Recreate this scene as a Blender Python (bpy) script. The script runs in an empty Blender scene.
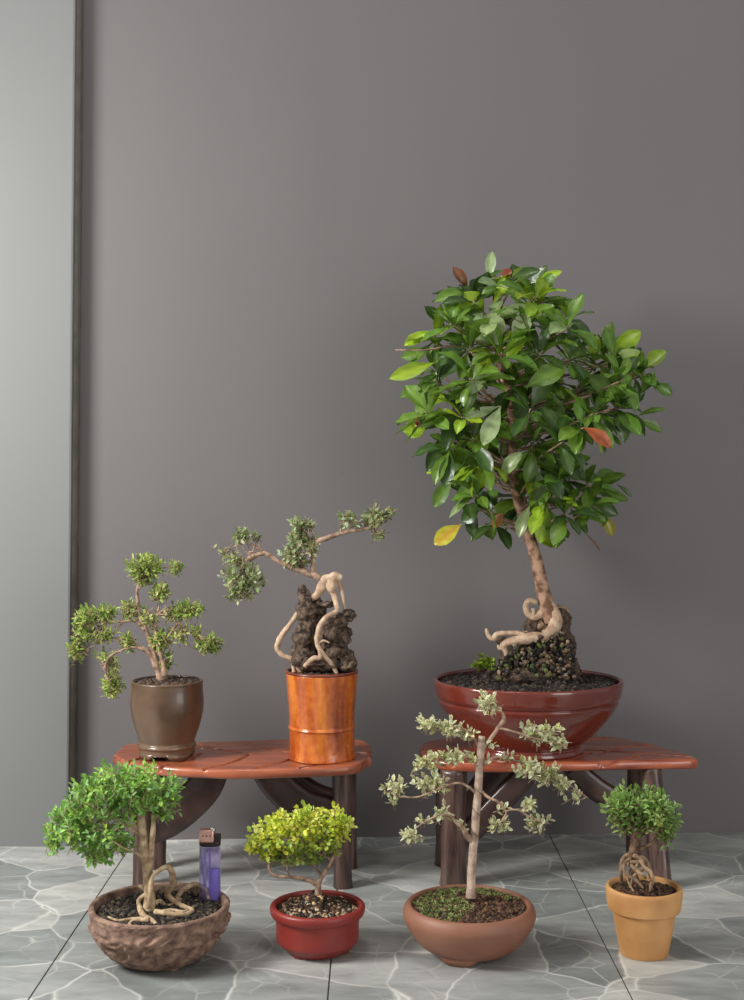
import bpy, bmesh, math, random
from mathutils import Vector, Matrix, noise, Quaternion
from math import pi, sin, cos, tan, sqrt, atan2

sc = bpy.context.scene
C = sc.collection

# ------------------------------------------------------------------ camera, light, exposure
F_PX, EYE, HOR = 1290.0, 0.512, 484.0
cam_d = bpy.data.cameras.new('camera')
cam = bpy.data.objects.new('camera', cam_d); C.objects.link(cam)
cam.location = (0, 0, EYE); cam.rotation_euler = (pi / 2, 0, 0)
cam_d.sensor_fit = 'VERTICAL'; cam_d.sensor_height = 24; cam_d.sensor_width = 24
cam_d.lens = 24 * F_PX / 1000; cam_d.shift_y = -(500 - HOR) / 1000
cam_d.clip_start = 0.05
sc.camera = cam

w = bpy.data.worlds.new('world'); sc.world = w; w.use_nodes = True
bg = w.node_tree.nodes['Background']
bg.inputs[0].default_value = (0.97, 0.98, 1.0, 1); bg.inputs[1].default_value = 0.45

def area(name, loc, target, sx, sy, power, col):
    l = bpy.data.lights.new(name, 'AREA'); l.shape = 'RECTANGLE'
    l.size = sx; l.size_y = sy; l.energy = power; l.color = col
    o = bpy.data.objects.new(name, l); C.objects.link(o); o.location = loc
    o.rotation_euler = (Vector(target) - Vector(loc)).to_track_quat('-Z', 'Y').to_euler()
    return o
area('daylight_from_left_opening', (-1.2, 1.0, 1.02), (-0.15, 1.5, 0.0), 0.42, 0.42, 29, (1.0, 0.985, 0.96))
area('daylight_from_roof_opening', (-0.25, 1.15, 2.5), (0.0, 1.5, 0.0), 0.5, 0.4, 8, (1.0, 0.985, 0.96))
area('daylight_from_front_opening', (1.35, -0.1, 0.66), (0.0, 1.7, 0.22), 0.8, 1.2, 12, (1.0, 0.97, 0.94))
sc.view_settings.view_transform = 'Standard'; sc.view_settings.look = 'None'
sc.view_settings.gamma = 1; sc.view_settings.use_curve_mapping = False
sc.view_settings.exposure = 0.0

# ------------------------------------------------------------------ helpers
def P(px, py, Y):
    return Vector(((px - 372) * Y / F_PX, Y, EYE - (py - HOR) * Y / F_PX))
def on(px, py, z):
    Y = (EYE - z) * F_PX / (py - HOR)
    return Vector(((px - 372) * Y / F_PX, Y, z))
def srgb(r, g, b):
    f = lambda c: (c / 255 / 12.92) if c / 255 <= 0.04045 else ((c / 255 + 0.055) / 1.055) ** 2.4
    return (f(r), f(g), f(b), 1)
def link(name, me, parent=None, mat=None, smooth=True):
    if mat: me.materials.append(mat)
    if smooth:
        for p in me.polygons: p.use_smooth = True
    o = bpy.data.objects.new(name, me); C.objects.link(o)
    if parent:
        o.parent = parent
        o.matrix_parent_inverse = Matrix.Translation(-parent.location)
    return o
def thing(name, label, cat, loc, group=None):
    o = bpy.data.objects.new(name, None); C.objects.link(o)
    o.empty_display_size = 0.02; o.location = loc; o['label'] = label; o['category'] = cat
    if group: o['group'] = group
    return o
class MB:
    def __init__(s): s.v = []; s.f = []; s.c = []
    def add(s, vs, fs, cols=None):
        n = len(s.v); s.v += [tuple(v) for v in vs]; s.f += [tuple(i + n for i in f) for f in fs]
        s.c += (cols if cols else [(1, 1, 1, 1)] * len(vs))
    def build(s, name, mat, parent=None, smooth=True):
        me = bpy.data.meshes.new(name); me.from_pydata(s.v, [], s.f); me.update()
        a = me.color_attributes.new('Col', 'FLOAT_COLOR', 'POINT')
        a.data.foreach_set('color', [x for c in s.c for x in c])
        return link(name, me, parent, mat, smooth)
def catmull(pts, sub=6):
    n = len(pts); out = []
    if n < 3: 
        return [tuple(a + (b - a) * t / sub for a, b in zip(pts[0], pts[1])) for t in range(sub + 1)]
    for i in range(n - 1):
        p0, p1, p2, p3 = pts[max(i - 1, 0)], pts[i], pts[i + 1], pts[min(i + 2, n - 1)]
        for k in range(sub):
            t = k / sub
            out.append(tuple(0.5 * ((2 * b) + (-a + c) * t + (2 * a - 5 * b + 4 * c - d) * t * t + (-a + 3 * b - 3 * c + d) * t ** 3)
                             for a, b, c, d in zip(p0, p1, p2, p3)))
    out.append(tuple(pts[-1])); return out
def tube(mb, pts, seg=10, sub=6, lump=0.12, freq=90, col=None, ridge=0.0):
    """pts: (Vector, radius)"""
    cp = catmull([(p.x, p.y, p.z, r) for p, r in pts], sub)
    ring = []; vs = []; fs = []
    prev = None
    P3 = [Vector(c[:3]) for c in cp]
    for i, c in enumerate(cp):
        t = (P3[min(i + 1, len(cp) - 1)] - P3[max(i - 1, 0)])
        if t.length < 1e-9: t = Vector((0, 0, 1))
        t.normalize()
        if prev is None:
            u = t.orthogonal().normalized()
        else:
            u = (prev - t * prev.dot(t))
            u = u.normalized() if u.length > 1e-6 else t.orthogonal().normalized()
        prev = u; v = t.cross(u)
        r = max(c[3], 0.0001)
        for k in range(seg):
            a = 2 * pi * k / seg
            d = u * cos(a) + v * sin(a)
            q = P3[i] + d * r
            rr = r * (1 + lump * noise.noise(q * freq) + ridge * sin(a * 4 + i * .15))
            vs.append(P3[i] + d * rr)
    m = len(cp)
    for i in range(m - 1):
        for k in range(seg):
            a = i * seg + k; b = i * seg + (k + 1) % seg
            fs.append((a, b, b + seg, a + seg))
    vs.append(P3[0]); vs.append(P3[-1]); n = len(vs)
    for k in range(seg):
        fs.append((n - 2, (k + 1) % seg, k)); fs.append((n - 1, (m - 1) * seg + k, (m - 1) * seg + (k + 1) % seg))
    mb.add(vs, fs, [col] * len(vs) if col else None)
def lathe(name, center, prof, mat, parent, seg=96, sub=5, sy=1.0, fn=None, rot=0.0, smooth=True):
    pr = catmull(prof, sub) if sub > 1 else prof
    vs = []; fs = []
    for i, (r, z) in enumerate(pr):
        r = max(r, 0.0002)
        for k in range(seg):
            a = 2 * pi * k / seg + rot
            rr = fn(a, z, r, i / len(pr)) if fn else r
            vs.append((center[0] + rr * cos(a), center[1] + rr * sin(a) * sy, center[2] + z))
    for i in range(len(pr) - 1):
        for k in range(seg):
            a = i * seg + k; b = i * seg + (k + 1) % seg
            fs.append((a, b, b + seg, a + seg))
    fs.append(tuple(reversed(range(seg)))); n = (len(pr) - 1) * seg; fs.append(tuple(range(n, n + seg)))
    mb = MB(); mb.add(vs, fs); o = mb.build(name, mat, parent, smooth)
    return o
def bevbox(mb, lo, hi, b=0.001):
    bm = bmesh.new(); bmesh.ops.create_cube(bm, size=1)
    c = [(l + h) / 2 for l, h in zip(lo, hi)]; s = [h - l for l, h in zip(lo, hi)]
    for v in bm.verts: v.co = Vector((c[0] + v.co.x * s[0], c[1] + v.co.y * s[1], c[2] + v.co.z * s[2]))
    if b: bmesh.ops.bevel(bm, geom=bm.edges[:], offset=b, segments=2, affect='EDGES', profile=.6)
    bm.verts.ensure_lookup_table()
    mb.add([v.co.copy() for v in bm.verts], [[v.index for v in f.verts] for f in bm.faces]); bm.free()

# ------------------------------------------------------------------ materials
def newmat(name):
    m = bpy.data.materials.new(name); m.use_nodes = True
    nt = m.node_tree; b = nt.nodes['Principled BSDF']
    return m, nt, b
def N(nt, t, **kw):
    n = nt.nodes.new(t)
    for k, v in kw.items(): setattr(n, k, v)
    return n
def L(nt, a, b): nt.links.new(a, b)
def ramp(nt, src, stops):
    r = N(nt, 'ShaderNodeValToRGB'); e = r.color_ramp.elements
    while len(e) < len(stops): e.new(0.5)
    for el, (p, c) in zip(e, stops): el.position = p; el.color = c
    L(nt, src, r.inputs[0]); return r.outputs[0]
def bump(nt, b, h, s, d=0.001):
    n = N(nt, 'ShaderNodeBump'); n.inputs['Strength'].default_value = s; n.inputs['Distance'].default_value = d
    L(nt, h, n.inputs['Height']); L(nt, n.outputs[0], b.inputs['Normal'])
def coords(nt, scale=(1, 1, 1), rot=(0, 0, 0)):
    g = N(nt, 'ShaderNodeNewGeometry'); m = N(nt, 'ShaderNodeMapping')
    m.inputs['Scale'].default_value = scale; m.inputs['Rotation'].default_value = rot
    L(nt, g.outputs['Position'], m.inputs[0]); return m.outputs[0]
def noisy(name, c1, c2, scale=60, rough=0.6, b=0.3, bd=0.001, stretch=(1, 1, 1), spec=0.5, lo=0.35, hi=0.65, detail=6, coat=0, bscale=None):
    m, nt, bs = newmat(name)
    co = coords(nt, stretch)
    n = N(nt, 'ShaderNodeTexNoise'); n.inputs['Scale'].default_value = scale; n.inputs['Detail'].default_value = detail
    L(nt, co, n.inputs[0]); L(nt, ramp(nt, n.outputs[0], [(lo, c1), (hi, c2)]), bs.inputs['Base Color'])
    bs.inputs['Roughness'].default_value = rough; bs.inputs['Specular IOR Level'].default_value = spec
    bs.inputs['Coat Weight'].default_value = coat; bs.inputs['Coat Roughness'].default_value = 0.08
    if b:
        n2 = N(nt, 'ShaderNodeTexNoise'); n2.inputs['Scale'].default_value = bscale or scale * 2; n2.inputs['Detail'].default_value = detail
        L(nt, co, n2.inputs[0]); bump(nt, bs, n2.outputs[0], b, bd)
    return m
def leafmat(name, rough=0.42, trans=0.3, spec=0.5, veins=False):
    m, nt, bs = newmat(name)
    a = N(nt, 'ShaderNodeVertexColor'); a.layer_name = 'Col'
    L(nt, a.outputs[0], bs.inputs['Base Color']); bs.inputs['Roughness'].default_value = rough
    bs.inputs['Specular IOR Level'].default_value = spec
    t = N(nt, 'ShaderNodeBsdfTranslucent'); mx = N(nt, 'ShaderNodeMixShader'); mx.inputs[0].default_value = trans
    hs = N(nt, 'ShaderNodeHueSaturation'); hs.inputs['Value'].default_value = 1.25; hs.inputs['Hue'].default_value = 0.49
    L(nt, a.outputs[0], hs.inputs['Color']); L(nt, hs.outputs[0], t.inputs[0])
    out = nt.nodes['Material Output']
    L(nt, bs.outputs[0], mx.inputs[1]); L(nt, t.outputs[0], mx.inputs[2]); L(nt, mx.outputs[0], out.inputs[0])
    if veins:
        n = N(nt, 'ShaderNodeTexNoise'); n.inputs['Scale'].default_value = 160; L(nt, coords(nt), n.inputs[0])
        bump(nt, bs, n.outputs[0], 0.25, 0.001)
    return m
def colmat(name, rough=0.8, spec=0.3):
    m, nt, bs = newmat(name)
    a = N(nt, 'ShaderNodeVertexColor'); a.layer_name = 'Col'
    n = N(nt, 'ShaderNodeTexNoise'); n.inputs['Scale'].default_value = 400; n.inputs['Detail'].default_value = 5
    L(nt, coords(nt), n.inputs[0])
    mx = N(nt, 'ShaderNodeMix', data_type='RGBA', blend_type='MULTIPLY'); mx.inputs[0].default_value = 1
    L(nt, a.outputs[0], mx.inputs[6]); L(nt, ramp(nt, n.outputs[0], [(0.3, (.45, .45, .45, 1)), (0.65, (1.25, 1.25, 1.25, 1))]), mx.inputs[7])
    L(nt, mx.outputs[2], bs.inputs['Base Color']); bs.inputs['Roughness'].default_value = rough
    bs.inputs['Specular IOR Level'].default_value = spec
    bump(nt, bs, n.outputs[0], 0.5, 0.0015)
    return m

def wallmat(name, base, var):
    m, nt, bs = newmat(name)
    n = N(nt, 'ShaderNodeTexNoise'); n.inputs['Scale'].default_value = 1.3; n.inputs['Detail'].default_value = 4
    L(nt, coords(nt, (1, 1, .6)), n.inputs[0])
    c = ramp(nt, n.outputs[0], [(0.3, base), (0.7, var)])
    v = N(nt, 'ShaderNodeTexVoronoi'); v.inputs['Scale'].default_value = 7.5; v.inputs['Randomness'].default_value = 1
    L(nt, coords(nt, (1, .2, 1)), v.inputs[0])
    lt = N(nt, 'ShaderNodeMath', operation='LESS_THAN'); lt.inputs[1].default_value = 0.011; L(nt, v.outputs['Distance'], lt.inputs[0])
    mx = N(nt, 'ShaderNodeMix', data_type='RGBA'); L(nt, lt.outputs[0], mx.inputs[0]); L(nt, c, mx.inputs[6])
    mx.inputs[7].default_value = srgb(50, 46, 44); L(nt, mx.outputs[2], bs.inputs['Base Color'])
    bs.inputs['Roughness'].default_value = 0.55; bs.inputs['Specular IOR Level'].default_value = 0.3
    n2 = N(nt, 'ShaderNodeTexNoise'); n2.inputs['Scale'].default_value = 14; n2.inputs['Detail'].default_value = 5
    L(nt, coords(nt, (1, 1, .35)), n2.inputs[0]); bump(nt, bs, n2.outputs[0], 0.12, 0.004)
    return m
M = {}
M['wall'] = wallmat('grey_wall_paint', srgb(108, 104, 104), srgb(117, 113, 113))
M['pillar'] = wallmat('pale_wall_paint', srgb(117, 118, 117), srgb(127, 128, 127))
M['strip'] = noisy('dark_joint_paint', srgb(98, 91, 84), srgb(116, 108, 100), 40, .7)
M['grout'] = noisy('dark_grout', srgb(70, 72, 72), srgb(90, 92, 92), 80, .8)

def tilemat():
    m, nt, bs = newmat('veined_stone_tile')
    co = coords(nt)
    wn = N(nt, 'ShaderNodeTexNoise'); wn.inputs['Scale'].default_value = 9; wn.inputs['Detail'].default_value = 3; wn.inputs['Roughness'].default_value = .5
    L(nt, co, wn.inputs[0])
    sub = N(nt, 'ShaderNodeVectorMath', operation='SUBTRACT'); L(nt, wn.outputs['Color'], sub.inputs[0]); sub.inputs[1].default_value = (.5, .5, .5)
    scl = N(nt, 'ShaderNodeVectorMath', operation='SCALE'); scl.inputs['Scale'].default_value = 0.045; L(nt, sub.outputs[0], scl.inputs[0])
    ad = N(nt, 'ShaderNodeVectorMath', operation='ADD'); L(nt, co, ad.inputs[0]); L(nt, scl.outputs[0], ad.inputs[1])
    v = N(nt, 'ShaderNodeTexVoronoi', feature='DISTANCE_TO_EDGE'); v.inputs['Scale'].default_value = 9.5; L(nt, ad.outputs[0], v.inputs[0])
    v2 = N(nt, 'ShaderNodeTexVoronoi'); v2.inputs['Scale'].default_value = 9.5; L(nt, ad.outputs[0], v2.inputs[0])
    v3 = N(nt, 'ShaderNodeTexVoronoi', feature='DISTANCE_TO_EDGE'); v3.inputs['Scale'].default_value = 19; L(nt, ad.outputs[0], v3.inputs[0])
    sep = N(nt, 'ShaderNodeSeparateColor'); L(nt, v2.outputs['Color'], sep.inputs[0])
    cell = ramp(nt, sep.outputs[0], [(0.0, srgb(132, 136, 134)), (0.5, srgb(158, 160, 157)), (1.0, srgb(184, 184, 178))])
    # cloudy streaks
    st = N(nt, 'ShaderNodeTexNoise'); st.inputs['Scale'].default_value = 16; st.inputs['Detail'].default_value = 8; st.inputs['Roughness'].default_value = .65
    mp = N(nt, 'ShaderNodeMapping'); mp.inputs['Rotation'].default_value = (0, 0, .9); mp.inputs['Scale'].default_value = (.5, 1.6, 1)
    L(nt, ad.outputs[0], mp.inputs[0]); L(nt, mp.outputs[0], st.inputs[0])
    stc = ramp(nt, st.outputs[0], [(0.32, (.62, .63, .63, 1)), (0.68, (1.18, 1.18, 1.16, 1))])
    mu = N(nt, 'ShaderNodeMix', data_type='RGBA', blend_type='MULTIPLY'); mu.inputs[0].default_value = 1
    L(nt, cell, mu.inputs[6]); L(nt, stc, mu.inputs[7])
    # veins with patchy strength
    pn = N(nt, 'ShaderNodeTexNoise'); pn.inputs['Scale'].default_value = 11; L(nt, co, pn.inputs[0])
    def vein(src, w0, w1, amt):
        r = ramp(nt, src, [(0.0, (amt,) * 3 + (1,)), (w0, (amt * .35,) * 3 + (1,)), (w1, (0, 0, 0, 1))])
        return r
    a = vein(v.outputs['Distance'], .011, .026, .95); b2 = vein(v3.outputs['Distance'], .014, .035, .5)
    pm = ramp(nt, pn.outputs[0], [(0.42, (.0, .0, .0, 1)), (0.62, (1, 1, 1, 1))])
    pm2 = ramp(nt, pn.outputs[0], [(0.3, (.35, .35, .35, 1)), (0.55, (1, 1, 1, 1))])
    q1 = N(nt, 'ShaderNodeMix', data_type='RGBA', blend_type='MULTIPLY'); q1.inputs[0].default_value = 1; L(nt, a, q1.inputs[6]); L(nt, pm2, q1.inputs[7])
    q2 = N(nt, 'ShaderNodeMix', data_type='RGBA', blend_type='MULTIPLY'); q2.inputs[0].default_value = 1; L(nt, b2, q2.inputs[6]); L(nt, pm, q2.inputs[7])
    mxv = N(nt, 'ShaderNodeMix', data_type='RGBA', blend_type='LIGHTEN'); mxv.inputs[0].default_value = 1; L(nt, q1.outputs[2], mxv.inputs[6]); L(nt, q2.outputs[2], mxv.inputs[7])
    fin = N(nt, 'ShaderNodeMix', data_type='RGBA'); L(nt, mxv.outputs[2], fin.inputs[0]); L(nt, mu.outputs[2], fin.inputs[6]); fin.inputs[7].default_value = srgb(212, 211, 204)
    L(nt, fin.outputs[2], bs.inputs['Base Color']); bs.inputs['Roughness'].default_value = 0.42; bs.inputs['Specular IOR Level'].default_value = 0.45
    bump(nt, bs, st.outputs[0], 0.15, 0.001)
    return m
M['tile'] = tilemat()
M['benchtop'] = noisy('red_varnished_wood', srgb(134, 70, 48), srgb(176, 98, 66), 14, .34, .12, .0006, (1, 8, 8), coat=.4)
M['benchtop2'] = noisy('dark_red_varnished_wood', srgb(128, 56, 38), srgb(178, 92, 56), 14, .3, .12, .0006, (1, 8, 8), coat=.5)
M['leg'] = noisy('dark_brown_varnished_wood', srgb(46, 30, 27), srgb(100, 74, 65), 26, .38, .2, .0008, (6, 6, .7), coat=.3)
M['brace'] = noisy('dark_brace_wood', srgb(44, 28, 25), srgb(72, 48, 42), 20, .42, .2, .0008, (2, 3, 2), coat=.25)
M['soil'] = noisy('dark_potting_soil', srgb(30, 24, 20), srgb(66, 54, 44), 420, .95, 1, .003, lo=.3, hi=.75)
M['grit'] = colmat('soil_grit')
M['barkpale'] = noisy('pale_tan_bark', srgb(138, 112, 84), srgb(196, 172, 138), 130, .8, .5, .0012)
M['barkgrey'] = noisy('pinkish_brown_bark', srgb(116, 90, 74), srgb(184, 154, 130), 130, .8, .5, .0012)
M['barkdark'] = noisy('dark_brown_bark', srgb(78, 54, 40), srgb(132, 104, 82), 170, .85, .7, .0015)
M['rootpale'] = noisy('cream_root_bark', srgb(166, 134, 110), srgb(206, 180, 152), 110, .75, .4, .001)
M['rock'] = noisy('dark_porous_rock', srgb(46, 35, 30), srgb(126, 104, 86), 150, .92, 1, .003, lo=.38, hi=.7)
M['leaf'] = leafmat('small_leaf', .45, .3)
M['leafbig'] = leafmat('glossy_big_leaf', .30, .22, .55, True)
M['moss'] = leafmat('moss', .9, .2, .1)

# ------------------------------------------------------------------ room
def struct(name, mb, mat, smooth=False):
    o = mb.build(name, mat, None, smooth); o['kind'] = 'structure'; return o
JX = (-0.3413 - .6, -0.3413 - .3, -0.3413, -0.0440, 0.2590, .2590 + .3, .2590 + .6)
fl = MB(); xs = [-2.0] + list(JX) + [2.0]
for i in range(len(xs) - 1):
    g = 0.0008
    bevbox(fl, (xs[i] + g, -1.5, -0.02), (xs[i + 1] - g, 2.2, 0.0), 0.0005)
struct('floor', fl, M['tile'])
gb = MB(); bevbox(gb, (-2, -1.5, -0.03), (2, 2.2, -0.0012), 0); struct('floor_grout', gb, M['grout']).name = 'trim_1'
# back wall, very slightly turned
def wall_y(x): return 1.850 + (x + .42) * .0495
wl = MB(); xa, xb = -0.4265, 2.0; H = 2.6
nx = 2
wl.add([(xa, wall_y(xa), 0), (xb, wall_y(xb), 0), (xb, wall_y(xb), H), (xa, wall_y(xa), H), (xa, 2.2, 0), (xb, 2.2, 0), (xb, 2.2, H), (xa, 2.2, H)],
       [(0, 1, 2, 3), (5, 4, 7, 6), (4, 0, 3, 7), (1, 5, 6, 2), (3, 2, 6, 7), (4, 5, 1, 0)])
struct('wall_back', wl, M['wall'])
pl = MB(); ye = 1.822; xt, xbm = P(75.5, 0, ye).x, P(68, 838, ye).x
def edge(z): return xbm + (xt - xbm) * z / 1.2
vs = []; fs = []; nz = 40
for i in range(nz + 1):
    z = H * i / nz; e = edge(min(z, 1.3)) + 0.0005 * noise.noise(Vector((0, 0, z * 9)))
    vs += [(-2, ye, z), (e - .003, ye, z), (e - .0008, ye + .0009, z), (e, ye + .003, z), (e, 2.2, z), (-2, 2.2, z)]
for i in range(nz):
    for k in range(6):
        a = i * 6 + k; b = i * 6 + (k + 1) % 6; fs.append((a, b, b + 6, a + 6))
fs.append(tuple(range(5, -1, -1))); fs.append(tuple(range(nz * 6, nz * 6 + 6)))
pl.add(vs, fs); struct('wall_left', pl, M['pillar'])
# dark joint strip filling the corner between the two walls
sp = MB(); vs = []; fs = []; nz = 90
for i in range(nz + 1):
    z = H * i / nz; e = edge(min(z, 1.3)); w_ = 0.0006 * noise.noise(Vector((3, 1, z * 22)))
    x1 = e + .0055 + w_
    vs += [(e + .0003, ye + .006, z), (x1 - .002, ye + .008, z), (x1, ye + .012, z), (x1, wall_y(x1) + .004, z), (e + .0003, wall_y(x1) + .004, z)]
for i in range(nz):
    for k in range(5):
        a = i * 5 + k; b = i * 5 + (k + 1) % 5; fs.append((a, b, b + 5, a + 5))
fs.append(tuple(range(4, -1, -1))); fs.append(tuple(range(nz * 5, nz * 5 + 5)))
sp.add(vs, fs); struct('trim_2', sp, M['strip'])

# ------------------------------------------------------------------ benches
ZB = 0.160
def interp(pts, x):
    for (x0, y0), (x1, y1) in zip(pts, pts[1:]):
        if x0 <= x <= x1: return y0 + (y1 - y0) * (x - x0) / (x1 - x0 + 1e-9)
    return pts[0][1] if x < pts[0][0] else pts[-1][1]
def bench(label, front, back, veins, topmat, legs, braces, seed, notch=None):
    nt_y = on(0, 752.5, ZB).y
    fw = [on(a, b, ZB) for a, b in front]; bw = [on(a, b, ZB) for a, b in back]
    x0 = min(fw[0].x, bw[0].x); x1 = max(fw[-1].x, bw[-1].x)
    root = thing('display_bench', label, 'bench', ((x0 + x1) / 2, 1.70, 0), 'leaf-topped wooden display benches')
    fy = [(p.x, p.y) for p in catmull_v(fw)]; by = [(p.x, p.y) for p in catmull_v(bw)]
    NX, NY = 420, 130; th = .0125
    vsegs = [(on(*a, ZB), on(*b, ZB)) for a, b in veins]
    def gd(x, y):
        d = 1e9
        for a, b in vsegs:
            ab = Vector((b.x - a.x, b.y - a.y)); ap = Vector((x - a.x, y - a.y))
            t = max(0, min(1, ap.dot(ab) / ab.length_squared))
            # slight curve of each vein
            off = Vector((-ab.y, ab.x)) * (0.09 * sin(pi * t))
            d = min(d, (ap - ab * t - off).length)
        return d
    vs = []; fs = []
    for i in range(NX + 1):
        x = x0 + (x1 - x0) * (0.5 - 0.5 * cos(pi * i / NX))
        yf, yb = interp(fy, x), interp(by, x)
        if yb < yf + .0005: yb = yf + .0005
        for j in range(NY + 1):
            v = j / NY; y = yf + (yb - yf) * v
            e = min(y - yf, yb - y, (x - x0) * .9 + .0, (x1 - x) * .9); e = max(e, 0)
            rr = .005
            drop = rr - sqrt(max(0, rr * rr - max(0, rr - e) ** 2)) if e < rr else 0
            g = gd(x, y); dep = .0055 * max(0, 1 - g / .0034) if g < .0034 else 0
            und = .0007 * noise.noise(Vector((x * 20, y * 30, seed)))
            if notch: x_ = x - .045 * math.exp(-((y - nt_y) / .008) ** 2) * max(0, (x - (x1 - .04)) / .04) ** 1.5
            else: x_ = x
            vs.append((x_, y, ZB - drop * .8 - dep + und - 0.0004))
    K = (NX + 1) * (NY + 1)
    for i in range(NX + 1):
        for j in range(NY + 1):
            x, y, z = vs[i * (NY + 1) + j]
            e = min(j, NY - j, i, NX - i)
            vs.append((x, y, ZB - th + (0.003 if e == 0 else (0.001 if e == 1 else 0))))
    idx = lambda i, j: i * (NY + 1) + j
    for i in range(NX):
        for j in range(NY):
            a, b, c, d = idx(i, j), idx(i + 1, j), idx(i + 1, j + 1), idx(i, j + 1)
            fs.append((a, b, c, d)); fs.append((a + K, d + K, c + K, b + K))
    for i in range(NX):
        a, b = idx(i, 0), idx(i + 1, 0); fs.append((a + K, b + K, b, a))
        a, b = idx(i, NY), idx(i + 1, NY); fs.append((a, b, b + K, a + K))
    for j in range(NY):
        a, b = idx(0, j), idx(0, j + 1); fs.append((a, b, b + K, a + K))
        a, b = idx(NX, j), idx(NX, j + 1); fs.append((a + K, b + K, b, a))
    mb = MB(); mb.add(vs, fs); top = mb.build('bench_top', topmat, root)
    for (xa, ya, xb2, yb2, r) in legs:
        mb = MB(); tube(mb, [(Vector((xb2, yb2, 0.0)), r), (Vector((xb2 * .9 + xa * .1, yb2, .012)), r * 1.0), (Vector(((xa + xb2) / 2, (ya + yb2) / 2, .075)), r * .97), (Vector((xa, ya, ZB - th + .0005)), r)],
                        20, 8, .06, 40, None, .045)
        mb.build('leg', M['leg'], root)
    for pts, wd, yc, ty in braces:
        # curved board: centre line in x,z (pixels at its own depth), width wd, thickness ty
        cl = catmull([tuple(P(a, b, yc)) for a, b in pts], 8); vs = []; fs = []
        for i, c in enumerate(cl):
            a = Vector(cl[max(i - 1, 0)]); b = Vector(cl[min(i + 1, len(cl) - 1)]); t = (b - a).normalized()
            n = Vector((-t.z, 0, t.x)); c = Vector(c)
            for k in range(16):
                an = 2 * pi * (k + .5) / 16; cx = abs(cos(an)) ** .5 * (1 if cos(an) > 0 else -1); sx = abs(sin(an)) ** .5 * (1 if sin(an) > 0 else -1)
                q = c + n * cx * wd / 2 + Vector((0, 1, 0)) * sx * ty / 2
                q.z = min(q.z, ZB - th + .0002)
                vs.append(q)
        m = len(cl)
        for i in range(m - 1):
            for k in range(16):
                a = i * 16 + k; b = i * 16 + (k + 1) % 16; fs.append((a, b, b + 16, a + 16))
        fs.append(tuple(range(15, -1, -1))); fs.append(tuple(range((m - 1) * 16, m * 16)))
        mb = MB(); mb.add(vs, fs); mb.build('brace', M['brace'], root)
    return root
def catmull_v(pts, sub=8): return [Vector(c) for c in catmull([tuple(p) for p in pts], sub)]

bench('red-brown leaf-shaped wooden bench on dark legs carrying the brown pot and the orange pot', 
      [(115, 754), (120, 758), (133, 762), (165, 766.5), (200, 768.5), (240, 769.5), (300, 768), (340, 766), (354, 764.5), (362, 762), (367.5, 757)],
      [(115, 752), (118, 748.5), (128, 744), (150, 742), (200, 741), (250, 739.5), (300, 738), (340, 738), (360, 739.5), (367, 742), (371.5, 746)],
      [((118, 752), (365, 752)), ((200, 753), (160, 766)), ((250, 753), (205, 768)), ((300, 753), (255, 768)), ((345, 753), (300, 767)),
       ((180, 752), (140, 743)), ((240, 752), (195, 742)), ((290, 752), (243, 741)), ((335, 752), (292, 740)), ((150, 752.5), (128, 761))],
      M['benchtop'],
      [(-.291, 1.645, -.293, 1.643, .0125), (-.284, 1.722, -.286, 1.722, .0115), (-.038, 1.645, -.037, 1.640, .0125), (-.032, 1.722, -.031, 1.722, .0115)],
      [([(212, 766), (205, 785), (189, 803), (168, 819), (144, 828)], .046, 1.655, .020), ([(214, 768), (205, 785), (188, 802), (168, 815), (154, 822)], .030, 1.722, .018),
       ([(266, 764), (275, 780), (289, 795), (308, 807), (342, 816)], .044, 1.655, .020), ([(276, 764), (290, 780), (306, 792), (322, 800), (342, 804)], .038, 1.722, .018)], 1, True)
bench('dark red leaf-shaped wooden bench on dark legs carrying the wide oxblood bowl',
      [(420, 750), (424, 754.5), (436, 759.5), (460, 762), (500, 763), (560, 762), (600, 761), (640, 760), (675, 759.5), (692, 759), (697.5, 757.8)],
      [(420, 747), (423, 743), (435, 739), (460, 736), (510, 734), (560, 733.5), (600, 735), (640, 741), (672, 749), (690, 755), (697.5, 757.4)],
      [((425, 750), (695, 757)), ((590, 753), (540, 762)), ((640, 755), (600, 761)), ((480, 750), (450, 762)), ((560, 752), (610, 737)), ((600, 753.5), (650, 744)), ((520, 751), (560, 735))],
      M['benchtop2'],
      [(.1046, 1.650, .1040, 1.648, .0172), (.1010, 1.735, .0990, 1.735, .0150), (.3600, 1.660, .3690, 1.640, .0125), (.3600, 1.740, .3580, 1.740, .0160)],
      [([(530, 768), (515, 786), (496, 806), (476, 826), (456, 840)], .030, 1.655, .020), ([(500, 764), (490, 776), (478, 792), (464, 806), (448, 816)], .034, 1.730, .018),
       ([(574, 766), (588, 780), (604, 792), (626, 803), (655, 810)], .026, 1.665, .020), ([(570, 764), (584, 780), (600, 793), (625, 804), (645, 808)], .028, 1.735, .018)], 2)

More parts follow.
